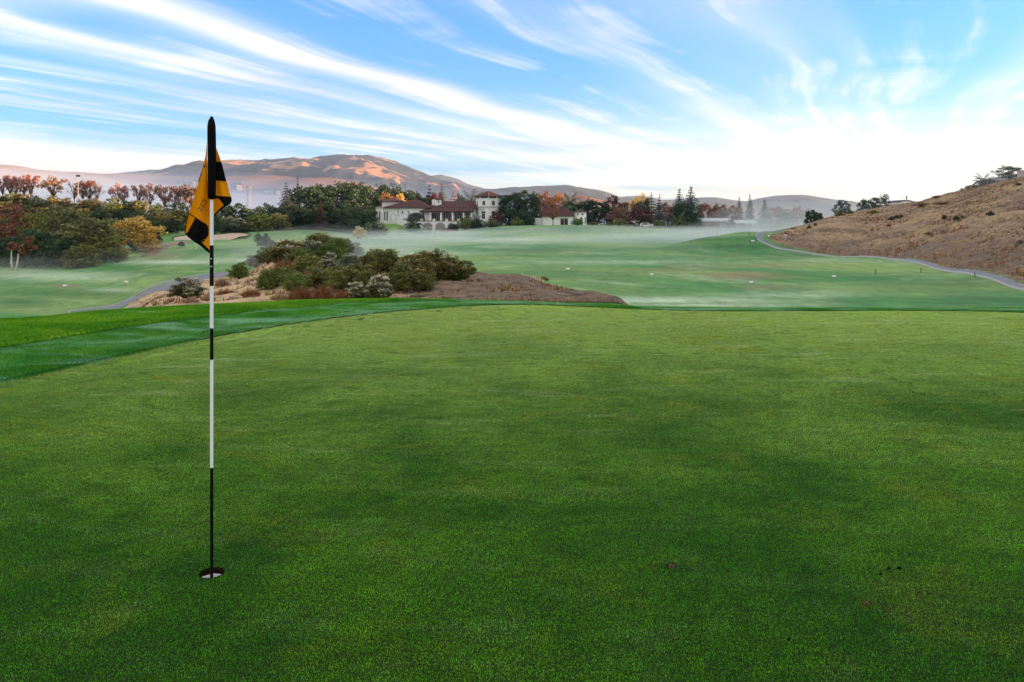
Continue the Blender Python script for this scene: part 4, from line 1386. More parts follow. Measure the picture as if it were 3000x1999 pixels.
def v_palm(seed, trunk=0.55, fronds=26, leaflets=22):
    """feather palm of unit height; its fronds reach half a unit"""
    rg, py_ = np.random.default_rng(seed), random.Random(seed)
    b = MB()
    b.tube([(0, 0, -0.03), (0, 0, trunk * 0.5), (0, 0, trunk)], [0.05, 0.038, 0.046], 9)
    V, tip, lv = [], [], []
    for k in range(fronds):
        a = 2.4 * k + py_.uniform(-.2, .2)
        up = 1.35 - 1.75 * (k / fronds)
        L = py_.uniform(0.44, 0.54)
        p, d = Vector((0, 0, trunk)), Vector((math.cos(a) * math.cos(up), math.sin(a) * math.cos(up), math.sin(up)))
        pts = []
        for j in range(leaflets):
            pts.append(p.copy())
            p = p + d * (L / leaflets)
            d = (d + Vector((0, 0, -0.075))).normalized()
        b.tube(pts[::4] + [pts[-1]], [0.007] * len(pts[::4]) + [0.002], 4)
        side = Vector((-math.sin(a), math.cos(a), 0))
        for j, q in enumerate(pts[2:]):
            t = j / leaflets
            ll = 0.15 * math.sin(math.pi * (0.12 + 0.85 * t))
            for sd in (-1, 1):
                dirv = (side * sd + d * 0.5 + Vector((0, 0, -0.35))).normalized() * ll
                wv = d * 0.011
                V += [q - wv, q + dirv * 0.5 - wv, q + dirv, q + wv]
                tip += [t] * 4
                lv += [py_.random()] * 4
    V = np.array([tuple(q) for q in V])
    cr = mesh_np('fronds', V, np.arange(len(V)).reshape(-1, 4), None, {'lv': lv, 'tip': tip}, False)
    return mb_mesh(b, 'trunk', MAT['bark']), cr


def v_tuft(seed, n=900, wid=0.014, spread=0.5):
    """clump of upright dry stems, unit height and width"""
    rg = np.random.default_rng(seed)
    r, a = 0.42 * np.sqrt(rg.uniform(0, 1, n)), rg.uniform(0, 2 * math.pi, n)
    x, y = r * np.cos(a), r * np.sin(a)
    L = rg.uniform(0.45, 1.0, n) * (1 - 0.75 * r * r / 0.18)
    L = np.clip(L, 0.15, 1)
    lean = rg.normal(0, 0.20, (n, 2)) + np.stack([x, y], -1) * spread
    w = rg.normal(size=(n, 2))
    w = w / np.linalg.norm(w, axis=1, keepdims=True) * wid
    top = np.stack([x + lean[:, 0] * L, y + lean[:, 1] * L, L], -1)
    V = np.stack([np.stack([x - w[:, 0], y - w[:, 1], np.full(n, -0.02)], -1), np.stack([x + w[:, 0], y + w[:, 1], np.full(n, -0.02)], -1), top], 1).reshape(-1, 3)
    return None, mesh_np('stems', V, np.arange(3 * n).reshape(-1, 3), None, {'lv': np.repeat(rg.uniform(0, 1, n), 3), 'tip': np.tile([0, 0, 1.0], n)}, False)


def v_snag(seed):
    py_ = random.Random(seed)
    b = MB()
    b.tube([(0, 0, -0.02), (0.01, 0, 0.5), (0, 0, 1.0)], [0.03, 0.018, 0.003], 6)
    for k in range(16):
        a, z = 2.4 * k, 0.35 + 0.6 * k / 16
        l = py_.uniform(0.1, 0.3) * (1.3 - z)
        b.tube([(0, 0, z), (l * math.cos(a), l * math.sin(a), z + l * 0.9)], [0.009, 0.002], 4)
    return mb_mesh(b, 'trunk', MAT['bark']), None


VAR = {
    'round': [v_round(k) for k in (1, 2, 3, 4)],
    'dense': [v_round(k, 0.02, 5200, 0.055, 26, 1.05, 0.04, 0.6) for k in (11, 12, 13, 14)],
    'pine': [v_round(k, 0.04, 6500, 0.050, 30, 1.1, 0.06, 0.6) for k in (15, 16, 17)],
    'street': [v_street(k) for k in (21, 22, 23)],
    'thin': [v_street(k, 420, 0.042) for k in (26, 27)],
    'shrub': [v_shrub(k) for k in (31, 32, 33, 34)],
    'fine': [v_shrub(k, 9500, 0.047, 14) for k in (36, 37, 38, 39)],
    'conifer': [v_conifer(k) for k in (41, 42)],
    'cedar': [v_conifer(k, 11, 2600, 0.065, 0.12, 0.18, 0.18) for k in (43, 44)],
    'palm': [v_palm(51), v_palm(52, 0.5)],
    'cycad': [v_palm(53, 0.16, 30)],
    'tuft': [v_tuft(61), v_tuft(62)],
    'snag': [v_snag(71)],
}
PART = {'palm': 'fronds', 'cycad': 'fronds', 'tuft': 'stems'}
_cnt = {}


def normalise(pair):
    """scale trunk and crown together so that the plant is one unit wide and one unit tall"""
    ref = pair[1] or pair[0]
    co = np.zeros(len(ref.vertices) * 3, np.float32)
    ref.vertices.foreach_get('co', co)
    co = co.reshape(-1, 3)
    r = np.percentile(np.hypot(co[:, 0], co[:, 1]), 97)
    zt = np.percentile(co[:, 2], 99.7)
    M = Matrix.Diagonal((0.5 / r, 0.5 / r, 1.0 / zt, 1.0))
    for q in pair:
        if q:
            q.transform(M)


for _k, _l in VAR.items():
    if _k not in ('snag',):
        for _q in _l:
            normalise(_q)


def plant(kind, name, at, h, w, leaf, label, cat, group=None, bark=None):
    """one tree or bush: an Empty at its foot with its trunk and its crown"""
    k = _cnt.get(kind, 0)
    _cnt[kind] = k + 1
    tm, cm = VAR[kind][k % len(VAR[kind])]
    rg = random.Random(k * 31 + len(kind))
    root = empty(name, at, rg.uniform(0, 6.28), label, cat, group)
    root.scale = (w, w, h)
    if tm:
        o = link('trunk', tm, root)
        if bark:
            o.material_slots[0].link = 'OBJECT'
            o.material_slots[0].material = MAT[bark]
    if cm:
        if not cm.materials:
            cm.materials.append(None)
        o = link(PART.get(kind, 'crown'), cm, root)
        o.material_slots[0].link = 'OBJECT'
        o.material_slots[0].material = LEAF[leaf]
    return root


def put(kind, name, px, Y, top, wpx, leaf, label, cat, group=None, bark=None, sink=0.0):
    """plant at a column and depth, as tall and wide as it shows in the photograph"""
    b = G(px, Y, -sink)
    h = HC + (HY - top) / F * Y - b.z
    return plant(kind, name, b, max(h, 0.3), wpx / F * Y, leaf, label, cat, group, bark)


def put_at(kind, name, px, base, top, wpx, leaf, label, cat, group=None, Y0=18.5, Y1=95.0):
    """plant where the sight line of its foot meets the ground"""
    b = ray(px, base, Y0, Y1)
    h = (base - top) / F * b.y
    return plant(kind, name, b, h, wpx / F * b.y, leaf, label, cat, group)

# ---- brush on the dry bank behind the green
BRUSH = 'brush on the dry bank'
for px, base, top, w, leaf, kind, name, label in [
    (1228, 832, 738, 84, 'goldtip', 'fine', 'coyote_brush', 'tall dark brush with straw coloured tips beside the crest of the bare bank'),
    (1275, 826, 734, 96, 'goldtip', 'fine', 'coyote_brush', 'tallest brush of the bank, dark with golden tipped twigs'),
    (1322, 822, 752, 84, 'goldtip', 'fine', 'coyote_brush', 'dark brush with pale tips between the tallest brush and the green end bush'),
    (1362, 812, 764, 52, 'brushgreen', 'fine', 'coyote_brush', 'green bush at the right end of the brush thicket by the fairway'),
    (1337, 822, 793, 42, 'bright', 'fine', 'green_bush', 'small bright green bush at the foot of the dark thicket'),
    (1258, 842, 816, 30, 'brushgreen', 'fine', 'green_bush', 'little dull green bush on the bare soil below the thicket'),
    (1047, 880, 828, 56, 'bloom', 'fine', 'flowering_bush', 'pale tipped bush beside the red brown dry stems at the edge of the green'),
    (1112, 880, 808, 66, 'bloom', 'fine', 'flowering_bush', 'taller white tipped bush at the edge of the green'),
    (1178, 850, 772, 92, 'brush', 'fine', 'coyote_brush', 'dark olive brush behind the white tipped bush'),
    (1140, 800, 732, 82, 'brush', 'fine', 'coyote_brush', 'round olive brush with upright twigs on the crest of the bank'),
    (1085, 852, 792, 84, 'brush', 'fine', 'coyote_brush', 'low dark brush above the pale tipped bush'),
    (1015, 852, 788, 92, 'brush', 'fine', 'coyote_brush', 'wide dark brush above the red brown dry stems'),
    (935, 846, 784, 104, 'brush', 'fine', 'coyote_brush', 'olive brush in the middle of the bank above the dry stems'),
    (868, 856, 800, 66, 'brushgreen', 'fine', 'coyote_brush', 'dark green brush left of the red brown dry stems'),
    (790, 850, 790, 78, 'brushgreen', 'fine', 'coyote_brush', 'rounded green bush standing alone on sandy ground'),
    (900, 806, 748, 76, 'brush', 'fine', 'coyote_brush', 'olive brush beside the white topped bush halfway up the bank'),
    (968, 798, 741, 58, 'bloom', 'fine', 'flowering_bush', 'white topped bush halfway up the bank'),
    (1022, 800, 744, 62, 'silver', 'fine', 'coyote_brush', 'grey green brush beside the white topped bush halfway up'),
    (1075, 792, 745, 60, 'brush', 'fine', 'coyote_brush', 'dull olive brush between grey green brush and the crest'),
    (985, 752, 698, 84, 'brushgreen', 'fine', 'coyote_brush', 'large green brush in thin mist at the top of the bank'),
    (1035, 752, 711, 56, 'silver', 'fine', 'coyote_brush', 'pale grey brush in thin mist beside the large green one'),
    (935, 742, 684, 92, 'brush', 'fine', 'coyote_brush', 'broad brush on the far shoulder of the bank in mist'),
    (1000, 720, 675, 66, 'silver', 'fine', 'coyote_brush', 'misty grey brush behind the top of the bank'),
    (845, 776, 704, 96, 'goldtip', 'fine', 'coyote_brush', 'brown topped brush overlooking the left fairway'),
    (788, 772, 722, 60, 'brush', 'fine', 'coyote_brush', 'olive brush on the slope below the brown topped one'),
    (752, 784, 746, 54, 'silver', 'fine', 'coyote_brush', 'grey green brush at the lower left end of the thicket'),
    (702, 816, 770, 54, 'brushgreen', 'fine', 'green_bush', 'dark green rounded bush beside the cart path'),
    (832, 830, 782, 80, 'brush', 'fine', 'coyote_brush', 'olive brush between the lone green bush and the middle of the bank'),
    (880, 782, 728, 74, 'brushgreen', 'fine', 'coyote_brush', 'green brush under the brown topped one'),
    (1052, 832, 774, 84, 'brush', 'fine', 'coyote_brush', 'dark brush in the heart of the thicket'),
    (1108, 782, 730, 74, 'brush', 'fine', 'coyote_brush', 'olive brush touching the round one on the crest'),
    (1200, 806, 748, 72, 'goldtip', 'fine', 'coyote_brush', 'straw tipped brush between the crest and the tallest brush'),
    (960, 770, 714, 84, 'brushgreen', 'fine', 'coyote_brush', 'green brush below the large misty one'),
    (912, 768, 706, 74, 'silver', 'fine', 'coyote_brush', 'grey green brush beside the brown topped brush'),
    (1240, 852, 800, 64, 'brush', 'fine', 'coyote_brush', 'low dark brush under the straw tipped ones'),
    (985, 836, 780, 70, 'brush', 'fine', 'coyote_brush', 'dull olive brush behind the dry stems'),
    (545, 872, 812, 78, 'bloom', 'fine', 'flowering_bush', 'lone bush with yellow green top beside the cart path'),
]:
    put_at(kind, name, px, base, top, w * 1.22, leaf, label, 'bush', BRUSH)
for px, base, top, w, leaf, name, label in [
    (880, 884, 828, 78, 'drystem', 'dry_shrub', 'red brown dry shrub at the edge of the green, beside the dark brush'),
    (945, 884, 824, 72, 'drystem', 'dry_shrub', 'red brown dry shrub between its twin and the pale tipped bush'),
    (1000, 884, 842, 50, 'drystem', 'dry_shrub', 'low red brown stems next to the pale tipped bush'),
    (820, 880, 852, 60, 'straw', 'dry_grass', 'straw coloured dry grass clump left of the red brown shrubs'),
    (735, 868, 842, 60, 'drystem', 'dry_grass', 'small brown dry clump on the sandy slope'),
    (840, 800, 752, 96, 'drystem', 'dry_grass', 'wide hummock of dry brown grass on the slope of the bank'),
    (905, 822, 784, 50, 'drystem', 'dry_grass', 'dark brown dry grass between two olive bushes'),
    (1090, 800, 770, 70, 'drystem', 'dry_grass', 'brown dry growth under the crest of the bank'),
    (1150, 832, 800, 60, 'drystem', 'dry_grass', 'brown dry twigs inside the thicket'),
    (660, 862, 846, 40, 'drystem', 'dry_grass', 'low dry brown clump near the lone bush'),
    (650, 838, 812, 44, 'brown', 'dry_grass', 'dull purple brown clump beside the rounded bush at the path'),
    (610, 880, 862, 46, 'straw', 'dry_grass', 'short straw tuft by the flagstick side of the slope'),
    (560, 892, 868, 56, 'brown', 'dry_grass', 'brown dry tuft under the lone bush'),
    (1590, 822, 806, 40, 'brush', 'dry_grass', 'low green brown tuft on the rim of the bare bank'),
    (1225, 872, 856, 50, 'silver', 'dry_grass', 'grey green low tuft on bare soil near the green'),
    (1300, 876, 866, 36, 'brush', 'dry_grass', 'dark low tuft on bare soil by the edge of the green'),
]:
    put_at('tuft', name, px, base, top, w, leaf, label, 'dry grass', 'dry clumps on the bank')
for px, base, top, w, leaf, label in [(30, 934, 908, 66, 'straw', 'pale dry weeds beyond the rough at the low left corner'), (78, 930, 906, 60, 'brown', 'brown dry weeds beside the pale ones beyond the rough'), (176, 926, 912, 26, 'straw', 'small single dry weed beyond the rough')]:
    put_at('tuft', 'dry_weeds', px, base, top, w, leaf, label, 'weeds', 'weeds below the green', 17, 40)
put_at('shrub', 'pampas_grass', 1052, 700, 664, 46, 'palegrass', 'pale plume grass standing in mist behind the brush', 'grass clump', None, 95, 190)
put_at('shrub', 'misty_bush', 1100, 694, 652, 76, 'silver', 'pale green bush in mist before the clubhouse bank', 'bush', None, 110, 215)
put_at('shrub', 'fairway_bush', 757, 712, 683, 28, 'dark', 'upright dark bush above the hedge on the left fairway', 'bush', 'bushes on the left fairway', 100, 200)
put_at('shrub', 'fairway_bush', 778, 714, 684, 30, 'dark', 'second upright dark bush above the hedge on the left fairway', 'bush', 'bushes on the left fairway', 100, 200)
put_at('shrub', 'fairway_bush', 785, 724, 702, 66, 'dark', 'low dark rounded bush in front of the two upright ones', 'bush', 'bushes on the left fairway', 100, 200)
put_at('shrub', 'fairway_bush', 532, 722, 709, 22, 'dark', 'small dark bush before the sand bunker', 'bush', 'bushes on the left fairway', 100, 200)

# ---- trees at the left edge of the left fairway
GR = 'trees beside the left fairway'
for kind, name, px, Y, top, w, leaf, label, bark in [
    ('round', 'rust_tree', 30, 128, 596, 170, 'rust', 'rust red tree at the foot of the embankment', None),
    ('round', 'olive_tree', 112, 126, 618, 100, 'olive', 'yellow green tree beside the rust red tree', None),
    ('dense', 'dark_tree', 20, 116, 690, 170, 'dark', 'dark green rounded tree behind the birch trunks', None),
    ('dense', 'dark_tree', 108, 114, 676, 120, 'dark', 'dark tree between the birch and the willow', None),
    ('dense', 'willow_tree', 190, 122, 606, 150, 'willow', 'tall olive willow on the edge of the fairway', None),
    ('dense', 'willow_tree', 258, 118, 642, 200, 'willow', 'broad grey green willow in the middle of the clump', None),
    ('dense', 'willow_tree', 305, 116, 692, 130, 'olive', 'low olive willow reaching over the fairway edge', None),
    ('dense', 'dark_tree', 180, 112, 700, 130, 'dark', 'dark understorey tree at the feet of the willows', None),
    ('dense', 'dark_tree', 240, 110, 716, 110, 'olive', 'low dark olive tree under the broad willow', None),
    ('dense', 'gold_tree', 395, 133, 636, 168, 'gold', 'golden yellow spreading tree at the edge of the fairway', None),
    ('round', 'olive_tree', 335, 142, 640, 90, 'brushgreen', 'green tree peeping out behind the golden tree', None),
    ('dense', 'maroon_bush', 452, 150, 676, 44, 'maroon', 'small maroon bush beside the golden tree', None),
]:
    put(kind, name, px, Y, top, w, leaf, label, 'tree', GR, bark)
_rt = G(62, 107)
_bt = empty('birch_tree', _rt, 0, 'leaning white trunked birch with red brown leaves at the fairway edge', 'tree', GR)
_m = 107 / F
MB().tube([(-24 * _m, 0, 0), (-29 * _m, 0, 1.2), (-30 * _m, 0.1, 2.4), (-24 * _m, 0, 3.6)], [0.13, 0.11, 0.09, 0.05], 7).build('trunk', 'pale_bark', _bt, True)
MB().tube([(-18 * _m, 0, 0), (-11 * _m, 0, 1.1), (-8 * _m, 0, 2.2), (4 * _m, 0, 3.6)], [0.13, 0.11, 0.09, 0.05], 7).build('trunk', 'pale_bark', _bt, True)
_cl = [((q[0] * _m, q[1], q[2]), (0.8, 0.7, 0.5)) for q in ((-30, 0, 3.0), (-14, 0.4, 3.2), (2, -.3, 3.4), (16, 0.2, 3.9), (24, 0, 4.3), (-24, 0, 3.6), (30, 0.2, 3.2), (8, 0, 2.6))]
_cm = clump_crown('crown', _cl, 2200, 0.24, np.random.default_rng(3))
_cm.materials.append(LEAF['rust'])
link('crown', _cm, _bt)

# ---- shrubs and street trees on the embankment
rr = random.Random(12)
ORD = ['first', 'second', 'third', 'fourth', 'fifth', 'sixth', 'seventh', 'eighth', 'ninth', 'tenth']


def order(px, step):
    """count along the embankment from the lamp post"""
    n = int(abs(px - 229) / step)
    return ORD[n] + ' from lamp post towards ' + ('pink trees' if px < 229 else 'dark grove')


for k in range(17):
    px = -60 + k * 43 + rr.uniform(-8, 8)
    top = np.interp(px, [-60, 0, 120, 250, 350, 450, 560, 640], [560, 562, 570, 578, 586, 592, 598, 606]) + rr.uniform(-4, 6)
    lf, lb = [('olive', 'olive green hedge bush along the embankment top'), ('goldtip', 'golden brown hedge bush along the embankment top'), ('brushgreen', 'mid green hedge bush along the embankment top'), ('dark', 'dark green hedge bush along the embankment top')][[0, 1, 2, 1, 3, 0, 1, 1, 0, 2, 3, 0, 2, 3, 3, 0, 3][k]]
    lb = lb.replace(' along the embankment top', ', ' + order(px, 43))
    put('shrub', 'hedge_bush', px, 196 + rr.uniform(-4, 4), top, 58 + rr.uniform(-6, 14), lf, lb, 'bush', 'hedge along the embankment top')
for k in range(22):
    row = k % 2
    px = -50 + (k // 2) * 58 + row * 30 + rr.uniform(-10, 10)
    Y = (183, 171)[row] + max(0, px - 420) * 0.10
    top = np.interp(px, [-60, 300, 640], [(592, 612, 622), (622, 640, 640)][row]) + rr.uniform(-6, 8)
    lf, lb = [('dark', 'dark shadowy bush on the embankment slope'), ('brush', 'olive brown bush on the embankment slope'), ('dark', 'dark shadowy bush on the embankment slope'), ('willow', 'grey green bush on the embankment slope')][rr.randrange(4)]
    lb = lb.replace('bush on the embankment slope', ('upper', 'lower')[row] + ' slope bush, ' + order(px, 58))
    put('shrub', 'slope_bush', px, Y, top, 72 + rr.uniform(-10, 18), lf, lb, 'bush', 'bushes on the embankment slope')
for k, (px, top, w, leaf, kind) in enumerate([(8, 516, 46, 'pink', 'street'), (30, 513, 46, 'pink', 'street'), (46, 518, 40, 'pink', 'street'), (71, 514, 46, 'pink', 'street'), (90, 511, 54, 'pink', 'street'), (157, 516, 72, 'amber', 'street'), (218, 532, 46, 'brown', 'thin'), (243, 530, 50, 'rust', 'street'), (262, 529, 54, 'rust', 'street'), (284, 534, 44, 'brown', 'thin'), (346, 537, 54, 'pink', 'street'), (362, 550, 34, 'pink', 'street'), (407, 541, 48, 'brown', 'street'), (440, 537, 58, 'brown', 'street'), (482, 541, 50, 'brown', 'street'), (512, 546, 40, 'brown', 'street'), (536, 539, 56, 'brown', 'street'), (562, 542, 54, 'brown', 'street'), (590, 546, 40, 'brown', 'street')]):
    lb = {'pink': 'rosy pink autumn street tree in the row above the hedge', 'amber': 'broad amber street tree standing alone above the hedge', 'rust': 'rust brown street tree beside the lamp post', 'brown': 'dusky brown street tree in the row above the hedge'}[leaf]
    if kind == 'thin':
        lb = 'nearly bare street tree next to the rust brown ones'
    if leaf == 'pink' and px < 150:
        lb = 'rosy street tree, %s from the broad amber tree' % ORD[4 - k]
    elif leaf == 'pink':
        lb = 'rosy street tree between lamp post and brown trees, ' + ('larger of two' if w > 40 else 'smaller of two')
    elif leaf == 'brown' and kind == 'street':
        lb = 'dusky brown street tree, %s from the pair of rosy ones' % ORD[k - 12]
    elif kind == 'thin':
        lb = 'nearly bare street tree ' + ('at the lamp post' if px < 230 else 'beyond the rust brown pair')
    elif leaf == 'rust':
        lb = 'rust brown street tree ' + ('touching the lamp post' if px < 250 else 'above the teal car')
    put(kind, 'street_tree', px, 216, top, w, leaf, lb, 'tree', 'street trees on the embankment')

# ---- thicket right of the flag and the dark grove
GR = 'thicket below the dark grove'
for px, Y, top, w, leaf, label in [
    (638, 222, 606, 84, 'dark', 'dark bushy tree in the thicket beside the flag'), (690, 226, 597, 84, 'dark', 'dark bushy tree with rough top above the fairway mound'),
    (742, 226, 606, 76, 'brushgreen', 'mid green bushy tree in the thicket'), (786, 230, 597, 60, 'blue', 'blue green bushy tree rising from the thicket'),
    (820, 226, 606, 72, 'dark', 'dark bushy tree beside the tall spruce'), (665, 212, 634, 70, 'silver', 'grey green bush low in the thicket'),
    (716, 210, 640, 54, 'bloom', 'pale flowering bush low in the thicket'), (760, 211, 628, 84, 'brushgreen', 'rounded green bush at the edge of the fairway mound'),
    (812, 214, 626, 84, 'brush', 'olive bush before the dark grove'), (628, 212, 646, 60, 'dark', 'dark low bush right behind the flagstick'),
    (690, 208, 660, 90, 'dark', 'low dark bush on the rim of the fairway mound')]:
    put('dense', 'thicket_tree', px, Y, top, w, leaf, label, 'bush', GR, None, 0.6)
put('conifer', 'spruce_tree', 838, 222, 538, 70, 'blue', 'slender blue green spruce standing before the fog', 'tree')
put('conifer', 'spruce_tree', 872, 262, 524, 44, 'blue', 'spruce top rising behind the dark grove', 'tree')
GR = 'trees of the dark grove'
for px, Y, top, w, leaf, label in [
    (888, 238, 548, 118, 'pine', 'leftmost big dark pine of the grove'), (940, 242, 542, 116, 'pine', 'dark pine with a domed top in the grove'),
    (990, 246, 535, 120, 'pine', 'tallest dark pine of the grove'), (1040, 250, 536, 104, 'pine', 'dark pine with feathery top in the grove'),
    (1070, 272, 544, 84, 'pine', 'dark pine beside the olive tree'), (1138, 292, 540, 96, 'pine', 'dark round pine behind the golden tree'),
    (1196, 298, 560, 92, 'pine', 'lower dark pine behind the hall roof'), (1238, 305, 572, 70, 'dark', 'low dark tree behind the bell turret'),
    (870, 226, 606, 96, 'dark', 'dark lower tree at the left foot of the grove'), (910, 224, 620, 90, 'dark', 'shadowy tree under the leftmost pine'),
    (985, 226, 612, 110, 'dark', 'shadowy tree under the tallest pine'), (1035, 236, 600, 96, 'dark', 'shadowy tree behind the misty bush'), (1020, 222, 642, 80, 'dark', 'low dark bush in mist at the foot of the grove'), (1070, 244, 634, 52, 'dark', 'low dark bush beside the hall wall')]:
    put('pine' if leaf == 'pine' else 'dense', 'grove_tree', px, Y, top, w * 1.2, leaf, label, 'tree', GR, None, 0.5)
put('conifer', 'maroon_tree', 938, 219, 588, 46, 'wine', 'narrow dark red tree in front of the grove', 'tree')
put('dense', 'olive_tree', 1098, 281, 572, 70, 'olive', 'olive tree beside the small corner tower', 'tree')
put('round', 'gold_tree', 1137, 284, 566, 70, 'amber', 'golden tree rising behind the small corner tower', 'tree')
put('round', 'gold_tree', 1172, 286, 568, 42, 'gold', 'small golden tree behind the hall roof', 'tree')
put('snag', 'bare_snag', 1187, 300, 532, 60, 'dark', 'bare dead tree top above the hall roof', 'tree')

# ---- trees round and behind the clubhouse
GR = 'trees around the clubhouse'
for kind, name, px, Y, top, w, leaf, label in [
    ('cedar', 'cedar_tree', 1258, 300, 546, 66, 'pine', 'tiered cedar behind the bell turret'),
    ('conifer', 'cedar_tree', 1294, 302, 542, 52, 'pine', 'pointed cedar beside the bell turret'),
    ('round', 'red_tree', 1278, 298, 564, 50, 'maroon', 'dark red tree behind the bell turret'),
    ('cedar', 'cedar_tree', 1330, 300, 558, 48, 'brown', 'reddish tiered cedar behind the long roof'),
    ('conifer', 'cypress_tree', 1307, 306, 572, 12, 'dark', 'thin dark cypress behind the long roof'),
    ('dense', 'dark_tree', 1350, 296, 570, 40, 'blue', 'small blue green tree by the palm behind the long roof'),
    ('palm', 'palm_tree', 1384, 292, 556, 84, 'palm', 'feather palm rising between long roof and octagonal tower'),
    ('dense', 'dark_oak', 1500, 262, 566, 92, 'dark', 'large dark oak beside the octagonal tower'),
    ('dense', 'dark_oak', 1545, 266, 560, 92, 'dark', 'second large dark oak left of the small pavilion'),
    ('dense', 'dark_oak', 1520, 256, 612, 100, 'dark', 'low spreading dark oak between tower and pavilion'),
    ('round', 'rust_tree', 1590, 290, 560, 74, 'rust', 'tall rust coloured tree behind the dark oaks'),
    ('round', 'rust_tree', 1632, 294, 566, 62, 'amber', 'orange brown tree behind the pavilion roof'),
    ('conifer', 'cypress_tree', 1583, 300, 552, 14, 'brown', 'thin brown spire beside the rust tree'),
    ('palm', 'palm_tree', 1668, 282, 566, 62, 'palm', 'taller feather palm behind the pavilion'),
    ('palm', 'palm_tree', 1712, 284, 578, 56, 'palm', 'shorter feather palm right of the pavilion'),
    ('dense', 'dark_tree', 1692, 288, 592, 76, 'dark', 'dark tree under the two palms'),
    ('dense', 'dark_tree', 1748, 282, 588, 92, 'dark', 'dark round tree right of the turret'),
    ('round', 'maroon_tree', 1795, 284, 574, 62, 'maroon', 'maroon tree with two rounded heads'),
    ('dense', 'brown_tree', 1812, 280, 606, 76, 'brown', 'dusky brown tree before the maroon one'),
    ('round', 'rust_tree', 1840, 290, 592, 62, 'rust', 'rust red tree left of the golden tree'),
    ('round', 'gold_tree', 1872, 296, 568, 62, 'gold', 'bright golden tree top in the autumn row'),
    ('dense', 'blue_tree', 1884, 286, 584, 52, 'blue', 'blue green tree below the golden top'),
    ('cedar', 'cedar_tree', 1908, 296, 566, 54, 'olive', 'ragged olive cedar beside the golden tree'),
    ('cedar', 'cedar_tree', 1932, 298, 572, 34, 'olive', 'thin ragged cedar in the autumn row'),
    ('round', 'maroon_tree', 1878, 276, 612, 74, 'maroon', 'dark maroon tree by the parked carts'),
    ('cedar', 'blue_tree', 1930, 280, 596, 92, 'blue', 'wide blue green cedar by the parked carts'),
    ('round', 'rust_tree', 1956, 294, 594, 56, 'rust', 'rust tree between cedar and tall conifers'),
    ('conifer', 'tall_conifer', 1990, 292, 557, 84, 'blue', 'tall conifer with pointed top, left of a twin'),
    ('conifer', 'tall_conifer', 2024, 290, 551, 96, 'blue', 'tallest pointed conifer of the row'),
    ('dense', 'dark_oak', 2004, 282, 594, 88, 'dark', 'dark oak at the feet of the twin conifers'),
    ('round', 'rust_tree', 2062, 300, 596, 56, 'rust', 'rust tree right of the twin conifers'),
    ('round', 'rust_tree', 2088, 304, 602, 42, 'rust', 'small rust tree behind the long shed roof'),
    ('round', 'gold_tree', 2108, 304, 598, 48, 'amber', 'amber tree behind the long shed roof'),
    ('round', 'rust_tree', 2138, 302, 604, 68, 'rust', 'wide rust tree between the two sheds'),
    ('conifer', 'tall_conifer', 2166, 304, 580, 46, 'blue', 'narrow conifer left of the mist'),
    ('conifer', 'tall_conifer', 2197, 306, 573, 46, 'blue', 'pointed conifer in light mist'),
    ('conifer', 'tall_conifer', 2240, 306, 588, 62, 'blue', 'broad conifer fading into mist'),
    ('round', 'misty_tree', 2278, 312, 606, 62, 'rust', 'rust tree fading into the mist'),
    ('round', 'misty_tree', 2318, 314, 604, 66, 'rust', 'second rust tree deep in the mist'),
    ('round', 'misty_tree', 2358, 318, 608, 60, 'brown', 'brown tree deep in the mist behind the hill'),
    ('dense', 'misty_tree', 2300, 300, 624, 70, 'dark', 'dark low tree in the mist'),
]:
    put(kind, name, px, Y, top, w, leaf, label, 'tree', GR)
GR = 'garden plants before the clubhouse'
